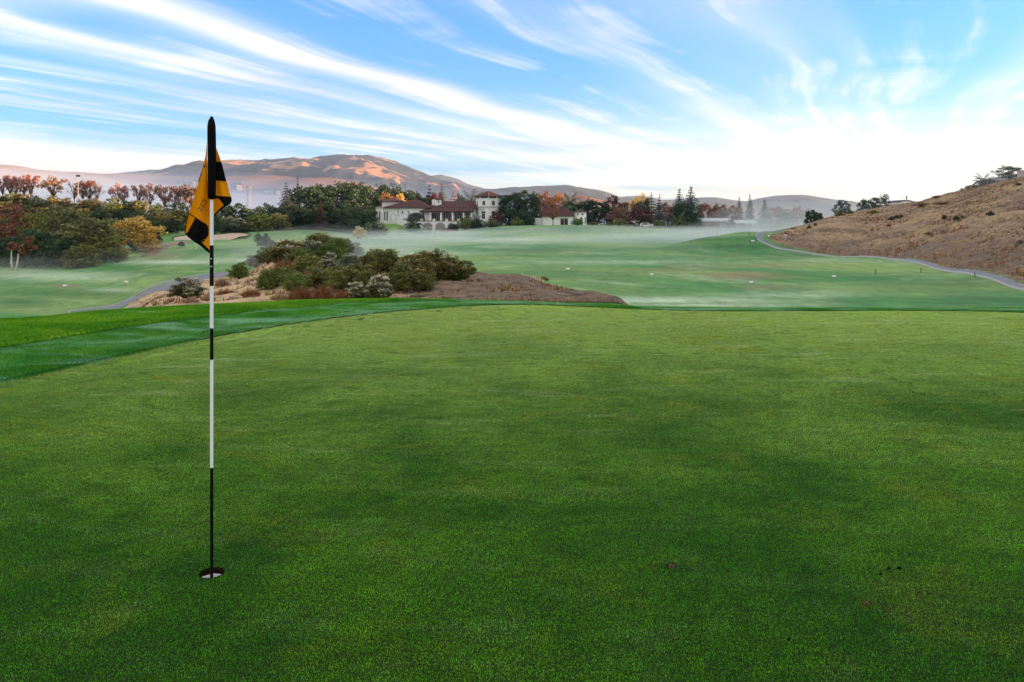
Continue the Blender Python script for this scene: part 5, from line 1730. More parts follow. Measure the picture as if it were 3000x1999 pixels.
for kind, name, px, Y, top, w, leaf, label in [
    ('cycad', 'garden_palm', 1211, 251, 622, 62, 'palm', 'round stemless palm before the big dark arch'),
    ('cycad', 'garden_palm', 1392, 250, 628, 46, 'palm', 'feathery palm at the corner of the terrace'),
    ('shrub', 'garden_bush', 1365, 247, 638, 52, 'brushgreen', 'green bush below the terrace end'),
    ('shrub', 'garden_bush', 1400, 246, 641, 52, 'dark', 'dark green bush at the foot of the octagonal tower'),
    ('shrub', 'garden_bush', 1440, 245, 640, 52, 'silver', 'pale flowering bush before the octagonal tower'),
    ('shrub', 'garden_bush', 1455, 252, 620, 46, 'maroon', 'maroon bush against the octagonal tower'),
    ('shrub', 'garden_bush', 1330, 245, 656, 40, 'dark', 'low bush beside the terrace arches'),
    ('shrub', 'garden_bush', 1310, 244, 668, 44, 'brown', 'brown dry bush below the terrace arches'),
    ('shrub', 'garden_bush', 1515, 246, 637, 44, 'brushgreen', 'round green bush between tower and pavilion'),
    ('street', 'small_red_tree', 1620, 250, 610, 46, 'rust', 'small red brown tree before the pavilion wall'),
    ('shrub', 'garden_bush', 1693, 248, 640, 42, 'bright', 'bright green bush at the foot of the turret'),
    ('shrub', 'garden_bush', 1738, 252, 650, 36, 'olive', 'yellow green bush right of the turret'),
    ('shrub', 'garden_bush', 1786, 254, 650, 38, 'brushgreen', 'rounded bush by the parked cars'),
    ('shrub', 'garden_bush', 1815, 258, 640, 46, 'olive', 'tall olive bush behind the parked cars'),
    ('cycad', 'garden_palm', 1988, 264, 622, 66, 'palm', 'spiky palm before the dark oak'),
    ('shrub', 'garden_bush', 1932, 262, 646, 52, 'brushgreen', 'round bush right of the parked carts'),
    ('shrub', 'garden_bush', 2040, 274, 640, 44, 'dark', 'dark bush left of the long shed'),
    ('shrub', 'garden_bush', 2092, 280, 650, 40, 'rust', 'red bush before the long shed'),
    ('shrub', 'garden_bush', 2140, 284, 644, 40, 'blue', 'blue green bush between the two sheds'),
    ('shrub', 'garden_bush', 2175, 284, 655, 40, 'brown', 'brown bush before the second shed'),
    ('shrub', 'garden_bush', 1915, 252, 668, 22, 'straw', 'small straw coloured bush on the rim of the fairway'),
]:
    put(kind, name, px, Y, top, w, leaf, label, 'bush', GR)

# ---- the dry hill on the right
GR = 'trees on the dry hill'
for kind, name, px, Y, top, w, leaf, label in [
    ('dense', 'hill_tree', 2376, 150, 616, 40, 'dark', 'dark green tree on the shoulder of the dry hill'),
    ('dense', 'hill_tree', 2398, 152, 622, 32, 'dark', 'smaller dark tree beside the one on the shoulder'),
    ('round', 'hill_tree', 2468, 180, 586, 52, 'blue', 'hazy tree behind the crest of the dry hill'),
    ('round', 'hill_tree', 2534, 214, 584, 52, 'blue', 'misty tree left of the broad one behind the crest'),
    ('round', 'hill_tree', 2578, 216, 570, 66, 'blue', 'broad misty tree behind the crest near the chapel'),
    ('dense', 'crest_bush', 2520, 186, 618, 60, 'brush', 'low hazy bush along the crest of the dry hill'),
    ('cycad', 'crest_palm', 2882, 150, 508, 64, 'palm', 'spiky palm on top of the dry hill'),
    ('dense', 'crest_bush', 2905, 152, 528, 50, 'brush', 'bush beside the spiky palm on the hill top'),
    ('round', 'crest_tree', 2958, 150, 486, 88, 'silver', 'grey green tree with pale leaves on top of the dry hill'),
    ('dense', 'crest_bush', 2850, 152, 542, 44, 'brown', 'brown bush at the end of the garden fence'),
    ('dense', 'crest_bush', 2825, 154, 552, 30, 'brown', 'small brown bush on the crest of the hill'),
]:
    put(kind, name, px, Y, top, w, leaf, label, 'tree' if 'tree' in name else 'bush', GR)
for px, py, w, h, leaf, label in [
    (2612, 646, 20, 12, 'dark', 'dark green bush, left end of a cluster of three on the dry hill'), (2628, 640, 20, 10, 'dark', 'dark green bush in the middle of three on the dry hill'), (2640, 638, 12, 9, 'dark', 'little dark bush, right end of three on the dry hill'),
    (2767, 643, 14, 13, 'dark', 'round dark bush alone in the middle of the dry slope'), (2802, 646, 22, 14, 'dark', 'dark bush beside a low brown patch on the dry slope'), (2820, 638, 18, 6, 'brush', 'low flat bush beside a dark one on the dry slope'),
    (2902, 633, 24, 14, 'blue', 'dark green bush high on the dry slope'), (2538, 658, 10, 8, 'brown', 'small brown bush on the dry slope'), (2371, 669, 13, 9, 'dark', 'small dark bush near the left foot of the hill'), (2389, 663, 12, 9, 'dark', 'second small dark bush below the shoulder tree'),
    (2326, 673, 20, 7, 'brush', 'low bush on the rim of the hill near the path'), (2301, 687, 8, 8, 'brown', 'small brown bush behind the grey bollard'), (2604, 665, 16, 10, 'brown', 'brown bush at mid slope'), (2720, 688, 24, 9, 'brown', 'brown hummock low on the dry slope'), (2985, 545, 20, 9, 'dark', 'dark bush under the garden pillar'), (2885, 712, 14, 6, 'brown', 'small dark hummock low on the slope'), (2990, 712, 22, 10, 'brown', 'brown hummock at the right of the slope'), (2460, 634, 34, 14, 'brush', 'brush along the crest below the hazy tree'), (2560, 626, 34, 10, 'brush', 'brush along the crest below the misty trees'), (2490, 628, 30, 10, 'brush', 'low brush patch on the crest of the hill'),
    (2700, 605, 50, 12, 'brown', 'wide brown brush near the chapel crest'), (2760, 600, 60, 10, 'brown', 'long low brown brush near the hill crest'), (2745, 582, 30, 9, 'brown', 'small brown brush along the skyline of the hill')]:
    b = ray(px, py, 60, 200)
    plant('shrub', 'hill_bush', b, h / F * b.y, w / F * b.y, leaf, label, 'bush', 'bushes on the dry hill')

# ------------------------------------------------------------------ clubhouse
YC = 262.0


def X3(zx, Y=YC):
    return (1050 + zx * 0.2975 - CX) / F * Y


def Z3(zy, Y=YC):
    return HC + (HY - 530 - zy * 0.2975) / F * Y


class WB(MB):
    """mesh builder in world coordinates for parts of a building"""
    def part(s, name, mat, root, rot=0.0, about=None):
        L = root.matrix_world.translation if False else ORG[root.name]
        if about is not None:
            c, sn = math.cos(rot), math.sin(rot)
            s.v = [(about[0] + (x - about[0]) * c - (y - about[1]) * sn, about[1] + (x - about[0]) * sn + (y - about[1]) * c, z) for x, y, z in s.v]
        s.v = [(x - L[0], y - L[1], z - L[2]) for x, y, z in s.v]
        par = root
        return s.build(name, mat, par)

    def sub(s, name, mat, parent, root, rot=0.0, about=None):
        o = s.part(name, mat, root, rot, about)
        o.parent = parent
        return o


ORG = {}


def house_root(name, loc, label, cat, group=None):
    r = empty(name, loc, 0, label, cat, group)
    ORG[r.name] = loc
    return r


def window(root, x0, x1, y, z0, z1, arched=True, frame='stone', pane='glass', rot=0.0, about=None, th=0.12):
    """a framed window standing a little proud of the wall plane y"""
    w = WB()
    (w.arch(x0 - th, x1 + th, y - 0.05, y + 0.2, z0 - th, z1 + th) if arched else w.box(x0 - th, x1 + th, y - 0.05, y + 0.2, z0 - th, z1 + th))
    o = w.part('window', frame, root, rot, about)
    p = WB()
    (p.arch(x0, x1, y - 0.08, y + 0.1, z0, z1) if arched else p.box(x0, x1, y - 0.08, y + 0.1, z0, z1))
    p.sub('pane', pane, o, root, rot, about)
    xm = (x0 + x1) / 2
    WB().box(xm - 0.03, xm + 0.03, y - 0.10, y, z0, z1 - 0.1).sub('mullion', frame, o, root, rot, about)
    return o


def build_clubhouse():
    b0 = -3.0
    r = house_root('clubhouse', (X3(700), YC, b0), 'long white clubhouse with brown tiled roofs, octagonal tower and arched terrace', 'building')
    # corner tower and porch
    WB().box(X3(208), X3(395), 267, 279, b0, Z3(198)).part('wall', 'stucco', r)
    WB().hip(X3(208), X3(395), 267, 279, Z3(197), Z3(158), X3(290), X3(315), None, 0.9).part('roof', 'rooftile', r)
    WB().box(X3(185), X3(248), 259.5, 266.9, b0, Z3(268)).part('wall', 'stucco', r)
    WB().box(X3(180), X3(252), 259.2, 266.8, Z3(268), Z3(258)).part('cornice', 'stone', r)
    for a, c in ((193, 203), (216, 230), (259, 271), (283, 297)):
        window(r, X3(a), X3(c), 259.4 if a < 240 else 260.9, Z3(390), Z3(300), True, 'stucco')
    # hall
    WB().box(X3(246), X3(700), 261, 275, b0, Z3(264)).part('wall', 'stucco', r)
    WB().hip(X3(246), X3(700), 261, 275, Z3(266), Z3(178), X3(520), X3(560), None, 0.7).part('roof', 'rooftile', r)
    w = WB().arch(X3(480), X3(664), 260.85, 261.1, Z3(402), Z3(308), 2.6).part('archway', 'stone', r)
    WB().arch(X3(487), X3(657), 260.75, 261.0, Z3(402), Z3(316), 2.3).sub('opening', 'glass', w, r)
    WB().arch(X3(322), X3(378), 260.93, 261.1, Z3(398), Z3(322)).part('blind_arch', 'stone', r)
    WB().arch(X3(328), X3(372), 260.86, 261.0, Z3(398), Z3(328)).part('blind_panel', 'stucco', r)
    WB().box(X3(434), X3(444), 260.5, 261.0, Z3(320), Z3(300)).part('wall_lamp', 'dark', r)
    WB().box(X3(394), X3(402), 260.8, 261.0, Z3(345), Z3(268)).part('downpipe', 'stone', r)
    # restaurant wing
    WB().box(X3(640), X3(1150), 264, 277, b0, Z3(262)).part('wall', 'stucco', r)
    WB().hip(X3(690), X3(1160), 262.5, 278, Z3(262), Z3(194), X3(800), X3(1160), None, 0.3).part('roof', 'rooftile', r)
    sk = WB()
    xa, xb = X3(612), X3(1136)
    sk.add([(xa, 257.6, Z3(302)), (xb, 257.6, Z3(302)), (xb, 262.6, Z3(261)), (xa + 2.6, 262.6, Z3(261)), (xa, 257.6, Z3(306)), (xb, 257.6, Z3(306)), (xb, 264.2, Z3(306)), (xa, 264.2, Z3(306)), (xa + 2.6, 264.2, Z3(261)), (xb, 264.2, Z3(261))],
           [(0, 1, 2, 3), (4, 5, 1, 0), (3, 2, 9, 8), (4, 7, 6, 5), (0, 3, 8, 7, 4), (1, 5, 6, 9, 2)])
    sk.part('veranda_roof', 'rooftile', r)
    for k, (a, c) in enumerate(((716, 810), (832, 924), (946, 1034), (1052, 1092))):
        o = WB().box(X3(a), X3(c), 263.85, 263.98, Z3(396), Z3(318)).part('glass_door', 'glass', r)
        n = 4 if k < 3 else 2
        for j in range(n + 1):
            x = X3(a) + (X3(c) - X3(a)) * j / n
            WB().box(x - 0.07, x + 0.07, 263.75, 263.88, Z3(396), Z3(316)).sub('frame', 'stone', o, r)
    for zx in (650, 720, 822, 935, 1042, 1122):
        WB().box(X3(zx) - 0.22, X3(zx) + 0.22, 258.3, 258.75, Z3(398), Z3(306)).part('veranda_post', 'dark' if zx < 700 else 'stucco', r)
    WB().box(X3(615), X3(1132), 258.2, 258.6, Z3(312), Z3(305)).part('beam', 'dark', r)
    # terrace over arches
    WB().box(X3(590), X3(1012), 254.5, 264.2, b0, Z3(399)).part('terrace', 'stucco', r)
    WB().box(X3(640), X3(1012), 254.3, 254.9, Z3(399), Z3(392)).part('coping', 'terracotta', r)
    for zx in (646, 766, 886, 1004):
        WB().box(X3(zx) - 0.42, X3(zx) + 0.42, 254.2, 255.0, Z3(402), Z3(378)).part('pier', 'stucco', r)
        WB().box(X3(zx) - 0.52, X3(zx) + 0.52, 254.1, 255.1, Z3(378), Z3(374)).part('pier_cap', 'stone', r)
    for a, c in ((665, 750), (783, 870), (900, 965)):
        o = WB().arch(X3(a - 4), X3(c + 4), 254.38, 254.6, Z3(492), Z3(410), 1.15).part('arch', 'stone', r)
        WB().arch(X3(a), X3(c), 254.30, 254.5, Z3(492), Z3(415), 1.0).sub('arch_opening', 'shade', o, r)  # dim panel stands in for the shade inside the arch
    o = WB().box(X3(599), X3(632), 254.38, 254.6, Z3(482), Z3(414)).part('door', 'stone', r)
    WB().box(X3(602), X3(629), 254.30, 254.45, Z3(482), Z3(418)).sub('door_leaf', 'bluedoor', o, r)
    WB().box(X3(486), X3(588), 253.4, 254.4, b0, Z3(412)).part('yard_screen', 'white', r)
    for k in range(4):
        x = X3(490 + k * 25)
        WB().box(x, x + 0.08, 253.3, 253.42, b0, Z3(414)).part('screen_batten', 'stone', r)
    WB().box(X3(395), X3(486), 257.0, 257.5, b0, Z3(400)).part('garden_wall', 'stucco', r)
    # bell turret
    cx, cy, hs = X3(760), 266.0, 1.15
    WB().box(cx - hs, cx + hs, cy - hs, cy + hs, Z3(262), Z3(180)).part('bell_turret', 'stucco', r, R(38), (cx, cy))
    WB().gable(cx - hs, cx + hs, cy - hs, cy + hs, Z3(180), Z3(156), 0.32, 0.16, 'x').part('turret_roof', 'rooftile', r, R(38), (cx, cy))
    window(r, cx - 0.25, cx + 0.25, cy - hs, Z3(215), Z3(190), True, 'stucco', 'glass', R(38), (cx, cy), 0.06)
    for d in (-0.42, 0.42):
        window(r, cx - 0.22 + d, cx + 0.22 + d, cy - hs, Z3(218), Z3(192), True, 'stucco', 'glass', R(128), (cx, cy), 0.06)
    # octagonal tower
    tx, ty, rt = X3(1281), 266.5, 4.45
    a0 = -math.pi / 2
    WB().ngon(tx, ty, rt * 1.07, rt * 1.05, b0, Z3(262), 8, a0).part('tower_base', 'stucco', r)
    WB().ngon(tx, ty, rt * 1.12, rt * 1.05, Z3(262), Z3(246), 8, a0).part('cornice', 'stone', r)
    WB().ngon(tx, ty, rt, rt * 0.99, Z3(246), Z3(170), 8, a0).part('tower_shaft', 'stucco', r)
    WB().ngon(tx, ty, rt * 0.80, rt * 0.80, Z3(170), Z3(148), 8, a0).part('lantern_core', 'glass', r)
    for k in range(8):
        a = a0 + k * math.pi / 4
        x, y = tx + rt * 0.92 * math.cos(a), ty + rt * 0.92 * math.sin(a)
        WB().box(x - 0.3, x + 0.3, y - 0.3, y + 0.3, Z3(170), Z3(148)).part('lantern_post', 'stucco', r)
    WB().ngon(tx, ty, rt * 1.20, 0.05, Z3(152), Z3(95), 8, a0).part('tower_roof', 'rooftile', r)
    WB().ngon(tx, ty, rt * 1.205, rt * 1.205, Z3(156), Z3(152), 8, a0).part('eaves', 'dark', r)
    for k in (5, 6, 7, 8):
        a = a0 + k * math.pi / 4
        WB().tube([(tx + rt * 1.2 * math.cos(a), ty + rt * 1.2 * math.sin(a), Z3(152)), (tx, ty, Z3(94.5))], 0.10, 5).part('ridge_tile', 'terracotta', r)
    ap = rt * math.cos(math.pi / 8)
    for s_ in (-1, 1):
        rot = s_ * math.pi / 8
        window(r, tx - 0.42, tx + 0.42, ty - ap, Z3(238), Z3(198), True, 'stone', 'glass', rot, (tx, ty), 0.16)
        window(r, tx - 0.48, tx + 0.48, ty - ap * 1.06, Z3(372), Z3(325), False, 'stone', 'glass', rot, (tx, ty), 0.1)
        window(r, tx - 0.60, tx + 0.60, ty - ap * 1.06, Z3(318), Z3(305), False, 'dark', 'glass', rot, (tx, ty), 0.06)
    window(r, tx - 0.35, tx + 0.35, ty - ap, Z3(238), Z3(200), True, 'stone', 'glass', -3 * math.pi / 8, (tx, ty), 0.16)
    c = WB()
    n = 20
    for (ra, rb, y_) in ((0.72, 0.52, ty - ap * 1.13), ):
        vs = [(tx - 0.55 + q * math.cos(2 * math.pi * k / n), yy, Z3(272) + q * math.sin(2 * math.pi * k / n)) for yy in (y_, y_ + 0.4) for q in (ra, rb) for k in range(n)]
        fs = []
        for k in range(n):
            j = (k + 1) % n
            fs += [(k, j, n + j, n + k), (2 * n + k, 3 * n + k, 3 * n + j, 2 * n + j), (k, 2 * n + k, 2 * n + j, j), (n + k, n + j, 3 * n + j, 3 * n + k)]
        c.add(vs, fs)
    c.part('roundel', 'stone', r, -math.pi / 8, (tx, ty))


build_clubhouse()


def build_pavilion():
    b0 = -1.2
    r = house_root('pavilion', (X3(1960), YC, b0), 'small white pavilion with brown roof and round turret beside the palms', 'building')
    WB().box(X3(1812), X3(2118), 262, 270, b0, Z3(340)).part('wall', 'stucco', r)
    WB().hip(X3(1816), X3(2118), 261.6, 270.4, Z3(346), Z3(268), X3(1826), X3(2070), None, 0.4).part('roof', 'rooftile', r)
    o = WB().box(X3(1986), X3(2066), 261.9, 262.1, b0, Z3(368)).part('doorway', 'stone', r)
    WB().box(X3(1992), X3(2024), 261.8, 262.0, b0, Z3(374)).sub('glass_door', 'glass', o, r)
    WB().box(X3(2030), X3(2060), 261.8, 262.0, b0, Z3(374)).sub('glass_door', 'glass', o, r)
    tx, ty, rt = X3(2188), 264.0, 2.15
    WB().ngon(tx, ty, rt, rt * 0.98, b0, Z3(308), 20).part('turret', 'stucco', r)
    WB().ngon(tx, ty, rt * 1.22, 0.05, Z3(310), Z3(274), 20).part('turret_roof', 'rooftile', r)
    for a in (-0.45, 0.28):
        m = WB()
        m.tube([(tx, ty - rt - 0.04, Z3(330)), (tx, ty - rt + 0.2, Z3(330))], 0.30, 14)
        m.part('round_window', 'glass', r, a, (tx, ty))
    window(r, tx - 0.2, tx + 0.2, ty - rt, Z3(425), Z3(358), True, 'stone', 'glass', 0.85, (tx, ty), 0.08)
    window(r, tx - 0.35, tx + 0.35, ty - rt, Z3(430), Z3(360), True, 'stone', 'glass', 0.1, (tx, ty), 0.08)
    WB().box(X3(1640), X3(1808), 263, 263.4, b0, Z3(366)).part('court_wall', 'stucco', r)
    window(r, X3(1712), X3(1738), 262.95, Z3(410), Z3(374), False, 'stone', 'glass')
    for k in range(5):
        WB().box(X3(1830 + k * 14), X3(1960), 259.5 - k * 0.0 + 0.3 * k, 262, b0 - 0.1, b0 + 0.16 * (k + 1)).part('step', 'stone', r)


build_pavilion()


def build_shed(px0, px1, top0, top1, Y, label):
    x0, x1 = (px0 - CX) / F * Y, (px1 - CX) / F * Y
    zt, zb = HC + (HY - (top0 + top1) / 2) / F * Y, H((x0 + x1) / 2, Y)
    r = house_root('long_shed', ((x0 + x1) / 2, Y, zb), label, 'building', 'long sheds behind the trees')
    WB().gable(x0, x1, Y - 3, Y + 3, zt - 0.9, zt, 0.5, 0.18).part('roof', 'cover', r)
    WB().box(x0 + 0.4, x1 - 0.4, Y - 2.4, Y + 2.4, zb - 0.5, zt - 1.0).part('wall', 'shade', r)
    n = max(3, int((x1 - x0) / 3.5))
    for k in range(n):
        x = x0 + 0.8 + (x1 - x0 - 1.6) * k / (n - 1)
        WB().box(x - 0.1, x + 0.1, Y - 3.1, Y - 2.9, zb - 0.5, zt - 0.95).part('post', 'white', r)
    WB().box(x0 - 0.4, x1 + 0.4, Y - 3.62, Y - 3.5, zt - 1.25, zt - 0.95).part('fascia', 'white', r)


build_shed(2046, 2132, 636, 642, 290, 'long shed with pale roof behind the rust trees')
build_shed(2152, 2206, 642, 648, 290, 'shorter shed with pale roof fading into the mist')


def build_chapel():
    Y = 250.0
    x0, x1 = (2634 - CX) / F * Y, (2680 - CX) / F * Y
    ze, zt, zb = HC + (HY - 592) / F * Y, HC + (HY - 585.5) / F * Y, 2.0
    r = house_root('chapel', ((x0 + x1) / 2, Y, zb), 'small pale chapel with a cross on its gable behind the dry hill', 'building')
    WB().box(x0 + 0.3, x1 - 0.3, Y, Y + 9, zb, ze).part('wall', 'stucco', r)
    g = WB()
    g.gable(x0 + 0.3, x1 - 0.3, Y, Y + 9, ze + 0.05, zt, 0.45, 0.15, 'y').part('roof', 'slate', r)
    xm = (x0 + x1) / 2
    WB().add([(x0 + 0.3, Y, ze), (x1 - 0.3, Y, ze), (xm, Y, zt - 0.2), (x0 + 0.3, Y + 0.2, ze), (x1 - 0.3, Y + 0.2, ze), (xm, Y + 0.2, zt - 0.2)], [(0, 1, 2), (5, 4, 3), (0, 3, 4, 1), (1, 4, 5, 2), (2, 5, 3, 0)]).part('gable', 'stucco', r)
    zc_ = HC + (HY - 573.5) / F * Y
    c = WB().box(xm - 0.09, xm + 0.09, Y + 0.1, Y + 0.28, zt - 0.1, zc_)
    c.part('cross', 'dark', r)
    WB().box(xm - 0.36, xm + 0.36, Y + 0.08, Y + 0.26, zc_ - 0.62, zc_ - 0.44).part('cross_arm', 'dark', r)


build_chapel()


# ------------------------------------------------------------------ vehicles
def car(loc, rz, mat, label, group='cars parked behind the clubhouse garden'):
    r = empty('parked_car', loc, rz, label, 'car', group)
    prof = [(-2.1, 0.35), (-2.1, 0.85), (-1.9, 0.95), (-1.45, 1.42), (0.35, 1.45), (1.0, 0.98), (2.0, 0.85), (2.15, 0.6), (2.1, 0.35)]
    m = MB()
    n = len(prof)
    vs = []
    for y, k in ((-0.85, 0.93), (-0.78, 1.0), (0.78, 1.0), (0.85, 0.93)):
        vs += [(a, y, 0.35 + (b - 0.35) * k) for a, b in prof]
    fs = [tuple(range(n)), tuple(range(3 * n, 4 * n))[::-1]]
    for j in range(3):
        fs += [(j * n + k, j * n + (k + 1) % n, (j + 1) * n + (k + 1) % n, (j + 1) * n + k) for k in range(n)]
    m.add(vs, fs).build('body', mat, r)
    for y in (-0.865, 0.845):
        MB().add([(a, yy, b) for yy in (y, y + 0.02) for a, b in ((-1.6, 0.92), (0.75, 0.92), (0.22, 1.32), (-1.3, 1.32))], [(0, 1, 2, 3), (7, 6, 5, 4), (0, 4, 5, 1), (1, 5, 6, 2), (2, 6, 7, 3), (3, 7, 4, 0)]).build('side_window', 'glass', r)
    for x in (-1.35, 1.35):
        for y in (-0.82, 0.82):
            w = MB().tube([(x, y - 0.1, 0.32), (x, y + 0.1, 0.32)], 0.32, 14).build('wheel', 'black', r)
            MB().tube([(x, y - 0.12, 0.32), (x, y + 0.12, 0.32)], 0.18, 10).build('hub', 'greypost', w)
    for y in (-0.6, 0.6):
        MB().box(2.06, 2.16, y - 0.18, y + 0.18, 0.58, 0.72).build('headlight', 'white', r)


def golf_cart(loc, rz, mat, label):
    r = empty('golf_cart', loc, rz, label, 'golf cart', 'golf carts near the clubhouse')
    MB().box(-1.15, 1.2, -0.58, 0.58, 0.28, 0.5).box(-1.15, -0.3, -0.56, 0.56, 0.5, 0.78).box(0.75, 1.22, -0.5, 0.5, 0.5, 0.85).build('body', mat, r)
    MB().box(-0.75, -0.2, -0.52, 0.52, 0.78, 0.9).box(-0.85, -0.7, -0.52, 0.52, 0.9, 1.25).build('seat', 'shade', r)
    MB().box(-1.05, 0.95, -0.6, 0.6, 1.86, 1.95).build('canopy', 'white', r)
    for x in (-0.95, 0.85):
        for y in (-0.54, 0.54):
            MB().tube([(x, y, 0.5), (x * 0.95, y, 1.88)], 0.03, 5).build('canopy_post', 'black', r)
    for x in (-0.8, 0.85):
        for y in (-0.55, 0.55):
            MB().tube([(x, y - 0.09, 0.23), (x, y + 0.09, 0.23)], 0.23, 12).build('wheel', 'black', r)
    MB().tube([(0.7, 0.25, 0.8), (0.35, 0.25, 1.1)], 0.03, 5).build('steering_column', 'black', r)


MAT['carblack'] = flat_mat('dark car paint', (0.015, 0.017, 0.022), 0.25, 0.5)
MAT['carwhite'] = flat_mat('white car paint', (0.72, 0.72, 0.72), 0.25, 0.5)
MAT['carblue'] = flat_mat('dark blue car paint', (0.02, 0.035, 0.07), 0.25, 0.5)
for px, Y, rz, mt, lb in [(1826, 258, 0.3, 'carblue', 'dark blue car parked beside the rounded bush'), (1850, 257, 0.2, 'carblack', 'black car parked between a dark blue car and a cart'), (1893, 256, 0.05, 'carwhite', 'white car parked under the maroon tree')]:
    car(G(px, Y, 0.02), rz, mt, lb)
golf_cart(G(1867, 255, 0.02), 1.2, 'carblack', 'golf cart with white canopy parked beside the white car')
golf_cart(G(1266, 249, 0.02), 0.4, 'greypost', 'golf cart with white canopy parked before the terrace arches')
golf_cart(G(1243, 250, 0.02), 0.1, 'carblack', 'dark golf cart parked by the blue door')
car(G(262, 214, 0.05), 0.1, 'teal', 'teal car on the road behind the hedge near the lamp post', None)
car(G(15, 214, 0.05), 0.1, 'carblack', 'dark car on the road behind the hedge under the pink trees', None)

# ------------------------------------------------------------------ posts, markers, small things
_lp = G(229, 212)
_h = HC + (HY - 517) / F * 212 - _lp.z
_r = empty('lamp_post', _lp, 0, 'tall lamp post with box head between the street trees', 'lamp post')
MB().tube([(0, 0, -0.2), (0, 0, _h * 0.5), (0, 0, _h)], [0.13, 0.10, 0.07], 8).build('pole', 'kerb', _r)
MB().box(-0.45, 0.45, -0.3, 0.3, _h - 0.1, _h + 0.32).build('lamp_head', 'black', _r)
MB().box(-0.3, 0.3, -0.2, 0.2, -0.2, 0.9).build('footing', 'stone', _r)
for px, top, Y, lb in ((724, 545, 330, 'shorter thin pole standing in the valley fog'), (733, 540, 330, 'taller thin pole standing in the valley fog')):
    b = Vector(((px - CX) / F * Y, Y, -12.0))
    r_ = empty('field_pole', b, 0, lb, 'pole', 'poles in the fog')
    hh = HC + (HY - top) / F * Y + 12
    MB().tube([(0, 0, -1), (0, 0, hh)], [0.16, 0.10], 6).build('mast', 'greypost', r_)
    MB().box(-0.5, 0.5, -0.08, 0.08, hh - 0.4, hh - 0.2).build('crossbar', 'greypost', r_)

_tm = []
for px, py, lb in [(370, 829, 'white tee marker block on the left fairway near the cart path'), (190, 840, 'white tee marker block beside a worn sandy patch'), (1664, 791, 'white tee marker block below the misty fairway'), (1909, 808, 'white tee marker block between two others on the open fairway'), (2201, 830, 'white tee marker block beside the brown worn patch'), (2444, 813, 'white tee marker block on the fairway towards the hill path')]:
    b = ray(px, py, 40, 140)
    s_ = 4.6 / F * b.y
    r_ = empty('tee_marker', b, 0.3, lb, 'tee marker', 'white tee markers')
    m = MB()
    m.add([(-s_ * 1.1, -s_ * .7, -.05), (s_ * 1.1, -s_ * .7, -.05), (s_ * 1.1, s_ * .7, -.05), (-s_ * 1.1, s_ * .7, -.05), (-s_, -s_ * .6, s_ * 1.2), (s_, -s_ * .6, s_ * 1.2), (s_, s_ * .6, s_ * 1.2), (-s_, s_ * .6, s_ * 1.2)],
          [(0, 3, 2, 1), (4, 5, 6, 7), (0, 1, 5, 4), (1, 2, 6, 5), (2, 3, 7, 6), (3, 0, 4, 7)])
    m.build('block', 'white', r_)
    MB().box(-s_ * 1.18, s_ * 1.18, -s_ * .78, s_ * .78, -0.05, 0.02).build('base', 'black', r_)
for px, py, top, lb in [(2566, 804, 791, 'thin dark stake on the fairway, farthest from the hill path'), (2698, 800, 788, 'thin dark stake on the fairway, middle of three'), (2856, 812, 801, 'thin dark stake close to the hill path'), (2216, 706, 697, 'thin stake at the end of the hill path'), (2197, 690, 683, 'thin stake on the mound by the hill path')]:
    b = ray(px, py, 40, 150)
    hh = (py - top) / F * b.y
    r_ = empty('rope_stake', b, 0, lb, 'stake', 'stakes beside the hill path')
    MB().tube([(0, 0, -0.1), (0, 0, hh)], [0.03, 0.025], 7).build('shaft', 'dark', r_)
    MB().tube([(0, 0, hh), (0, 0, hh + 0.05)], [0.04, 0.03], 7).build('cap', 'dark', r_)
_b = ray(2302, 703, 90, 170)
_r = empty('path_bollard', _b, 0, 'grey bollard with white cap on the slope above the path', 'bollard')
_hh = 15 / F * _b.y
MB().ngon(0, 0, 0.17, 0.16, -0.1, _hh * 0.85, 12).build('post', 'greypost', _r)
MB().ngon(0, 0, 0.22, 0.20, _hh * 0.85, _hh, 12).build('cap', 'white', _r)
for px, py, w, lb in ((2205, 709, 11, 'white slab sign at the near edge of the hill path bend'), (2252, 694, 9, 'white slab sign at the far edge of the hill path bend')):
    b = ray(px, py, 80, 150)
    s_ = w / F * b.y / 2
    r_ = empty('path_sign', b, 0, lb, 'sign', 'white slabs at the path bend')
    MB().box(-s_, s_, -0.1, 0.1, 0.05, 0.22).build('slab', 'white', r_)
    MB().box(-s_ - .15, -s_, -0.08, 0.08, -0.1, 0.2).box(s_, s_ + .1, -0.08, 0.08, -0.1, 0.2).build('foot', 'dark', r_)

